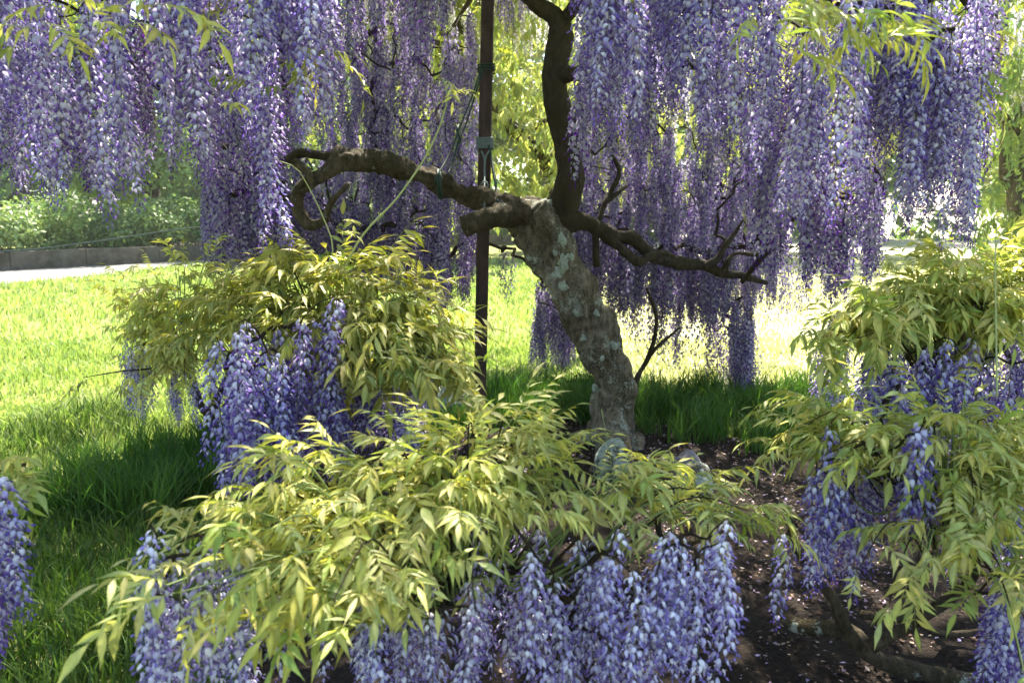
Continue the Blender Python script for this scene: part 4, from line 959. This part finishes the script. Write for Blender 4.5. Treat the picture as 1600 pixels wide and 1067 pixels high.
grass('shaded_grass', X[~in_sun], Y[~in_sun], H[~in_sun]*1.1, Wd[~in_sun], MGS, .55, 4, 'lawn grass beside the planting bed at the lower left, shade painted as deep green')
# tall tufts at the back edge of the bed
tX, tY = [], []
for i in range(150):
    u = random.uniform(650, 1290); gy = random.uniform(5.55, 6.9); x = (u-800)/F*gy*1.02
    if u < 760 and random.random() < .5: continue
    if 930 < u < 985 and gy < 5.7: continue
    n = random.randint(40, 80); tX.append(x+rng.normal(0, .06, n)); tY.append(gy+rng.normal(0, .06, n))
for (x, y) in [(1.15, 5.3), (1.6, 5.1), (1.75, 5.3), (1.35, 5.35), (1.9, 5.05), (.95, 5.5), (1.3, 1.9), (1.36, 1.95), ]+[(random.uniform(-2.6, -1.6), random.uniform(3.9, 5.2)) for _ in range(48)]: tX.append(x+rng.normal(0, .05, 60)); tY.append(y+rng.normal(0, .05, 60))  # random left tufts added as the dark of the left shrub's shadow
tX = np.concatenate(tX); tY = np.concatenate(tY)
grass('tall_grass', tX, tY, rng.uniform(.12, .36, len(tX)), rng.uniform(.007, .013, len(tX)), MG2, .5, 5, 'tall dark green strappy grass tufts behind the trunk along the bed edge, with left tufts painting shrub shade')
# fallen petals and leaf litter on the bed
n = 60000; x_ = rng.uniform(-2, 4.4, n); y_ = rng.uniform(.3, 6.3, n); k = inpoly_np(x_, y_, bp) & (np.array([noise.noise(Vector((a_*1.7, b_*1.7, 4)))+.6*noise.noise(Vector((a_*6, b_*6, 1))) for a_, b_ in zip(x_, y_)]) > rng.normal(-.02, .22, n)); x_, y_ = x_[k], y_[k]; n = len(x_)
BB = bvh_of(bed); z_ = np.array([(lambda h: h[0].z if h[0] else .03)(BB.ray_cast(Vector((a_, b_, 1)), Vector((0, 0, -1)))) for a_, b_ in zip(x_, y_)])
a_ = rng.uniform(0, 6.283, n); s_ = rng.uniform(.004, .013, n); V = np.empty((n, 4, 3)); til = rng.normal(0, .5, (n, 4))*s_[:, None]
for i in range(4):
    th = a_+i*math.pi/2; q = s_*(1.0 if i % 2 else .6); V[:, i] = np.stack([x_+np.cos(th)*q, y_+np.sin(th)*q, z_+.006+til[:, i]*.6+.003], 1)
pal = np.array([(.28, .2, .27), (.36, .3, .27), (.1, .06, .04), (.05, .03, .02), (.3, .22, .16), (.36, .3, .5)]); col = np.repeat(pal[rng.choice(6, n, p=[.12, .07, .36, .28, .12, .05])], 4, axis=0)
m = M('litter', .8, .2); at = m.n('ShaderNodeAttribute', attribute_name='Col'); m.base(at.outputs['Color'])
o = link('fallen_petals', fast_mesh('fallen_petals', V.reshape(-1, 3), 4, [(0, 1, 2, 3)], n, m.m, col)); tag(o, 'fallen petals and brown leaf litter scattered over the soil bed', 'litter', kind='stuff')

# ============================================================ ADDED LENS GLARE
GLARE_HAZE = .0008  # density of a thin volume added to imitate lens glare
if GLARE_HAZE:
    V = [Vector((x, y, z)) for z in (-1, 16) for x, y in ((-160, -62), (160, -62), (160, 265), (-160, 265))]
    m = bpy.data.materials.new('glare_haze'); m.use_nodes = True; t = m.node_tree; t.nodes.clear(); o_ = t.nodes.new('ShaderNodeOutputMaterial'); pv = t.nodes.new('ShaderNodeVolumePrincipled')
    pv.inputs['Density'].default_value = GLARE_HAZE; pv.inputs['Color'].default_value = (1, 1, .96, 1); pv.inputs['Anisotropy'].default_value = .5; t.links.new(pv.outputs[0], o_.inputs['Volume'])
    h = link('glare_haze', mesh_data('glare_haze', V, [(3, 2, 1, 0), (4, 5, 6, 7), (0, 1, 5, 4), (1, 2, 6, 5), (2, 3, 7, 6), (3, 0, 4, 7)], m, smooth=False)); tag(h, 'thin added volume standing in for lens glare over the bright background', 'glare_haze', kind='stuff')
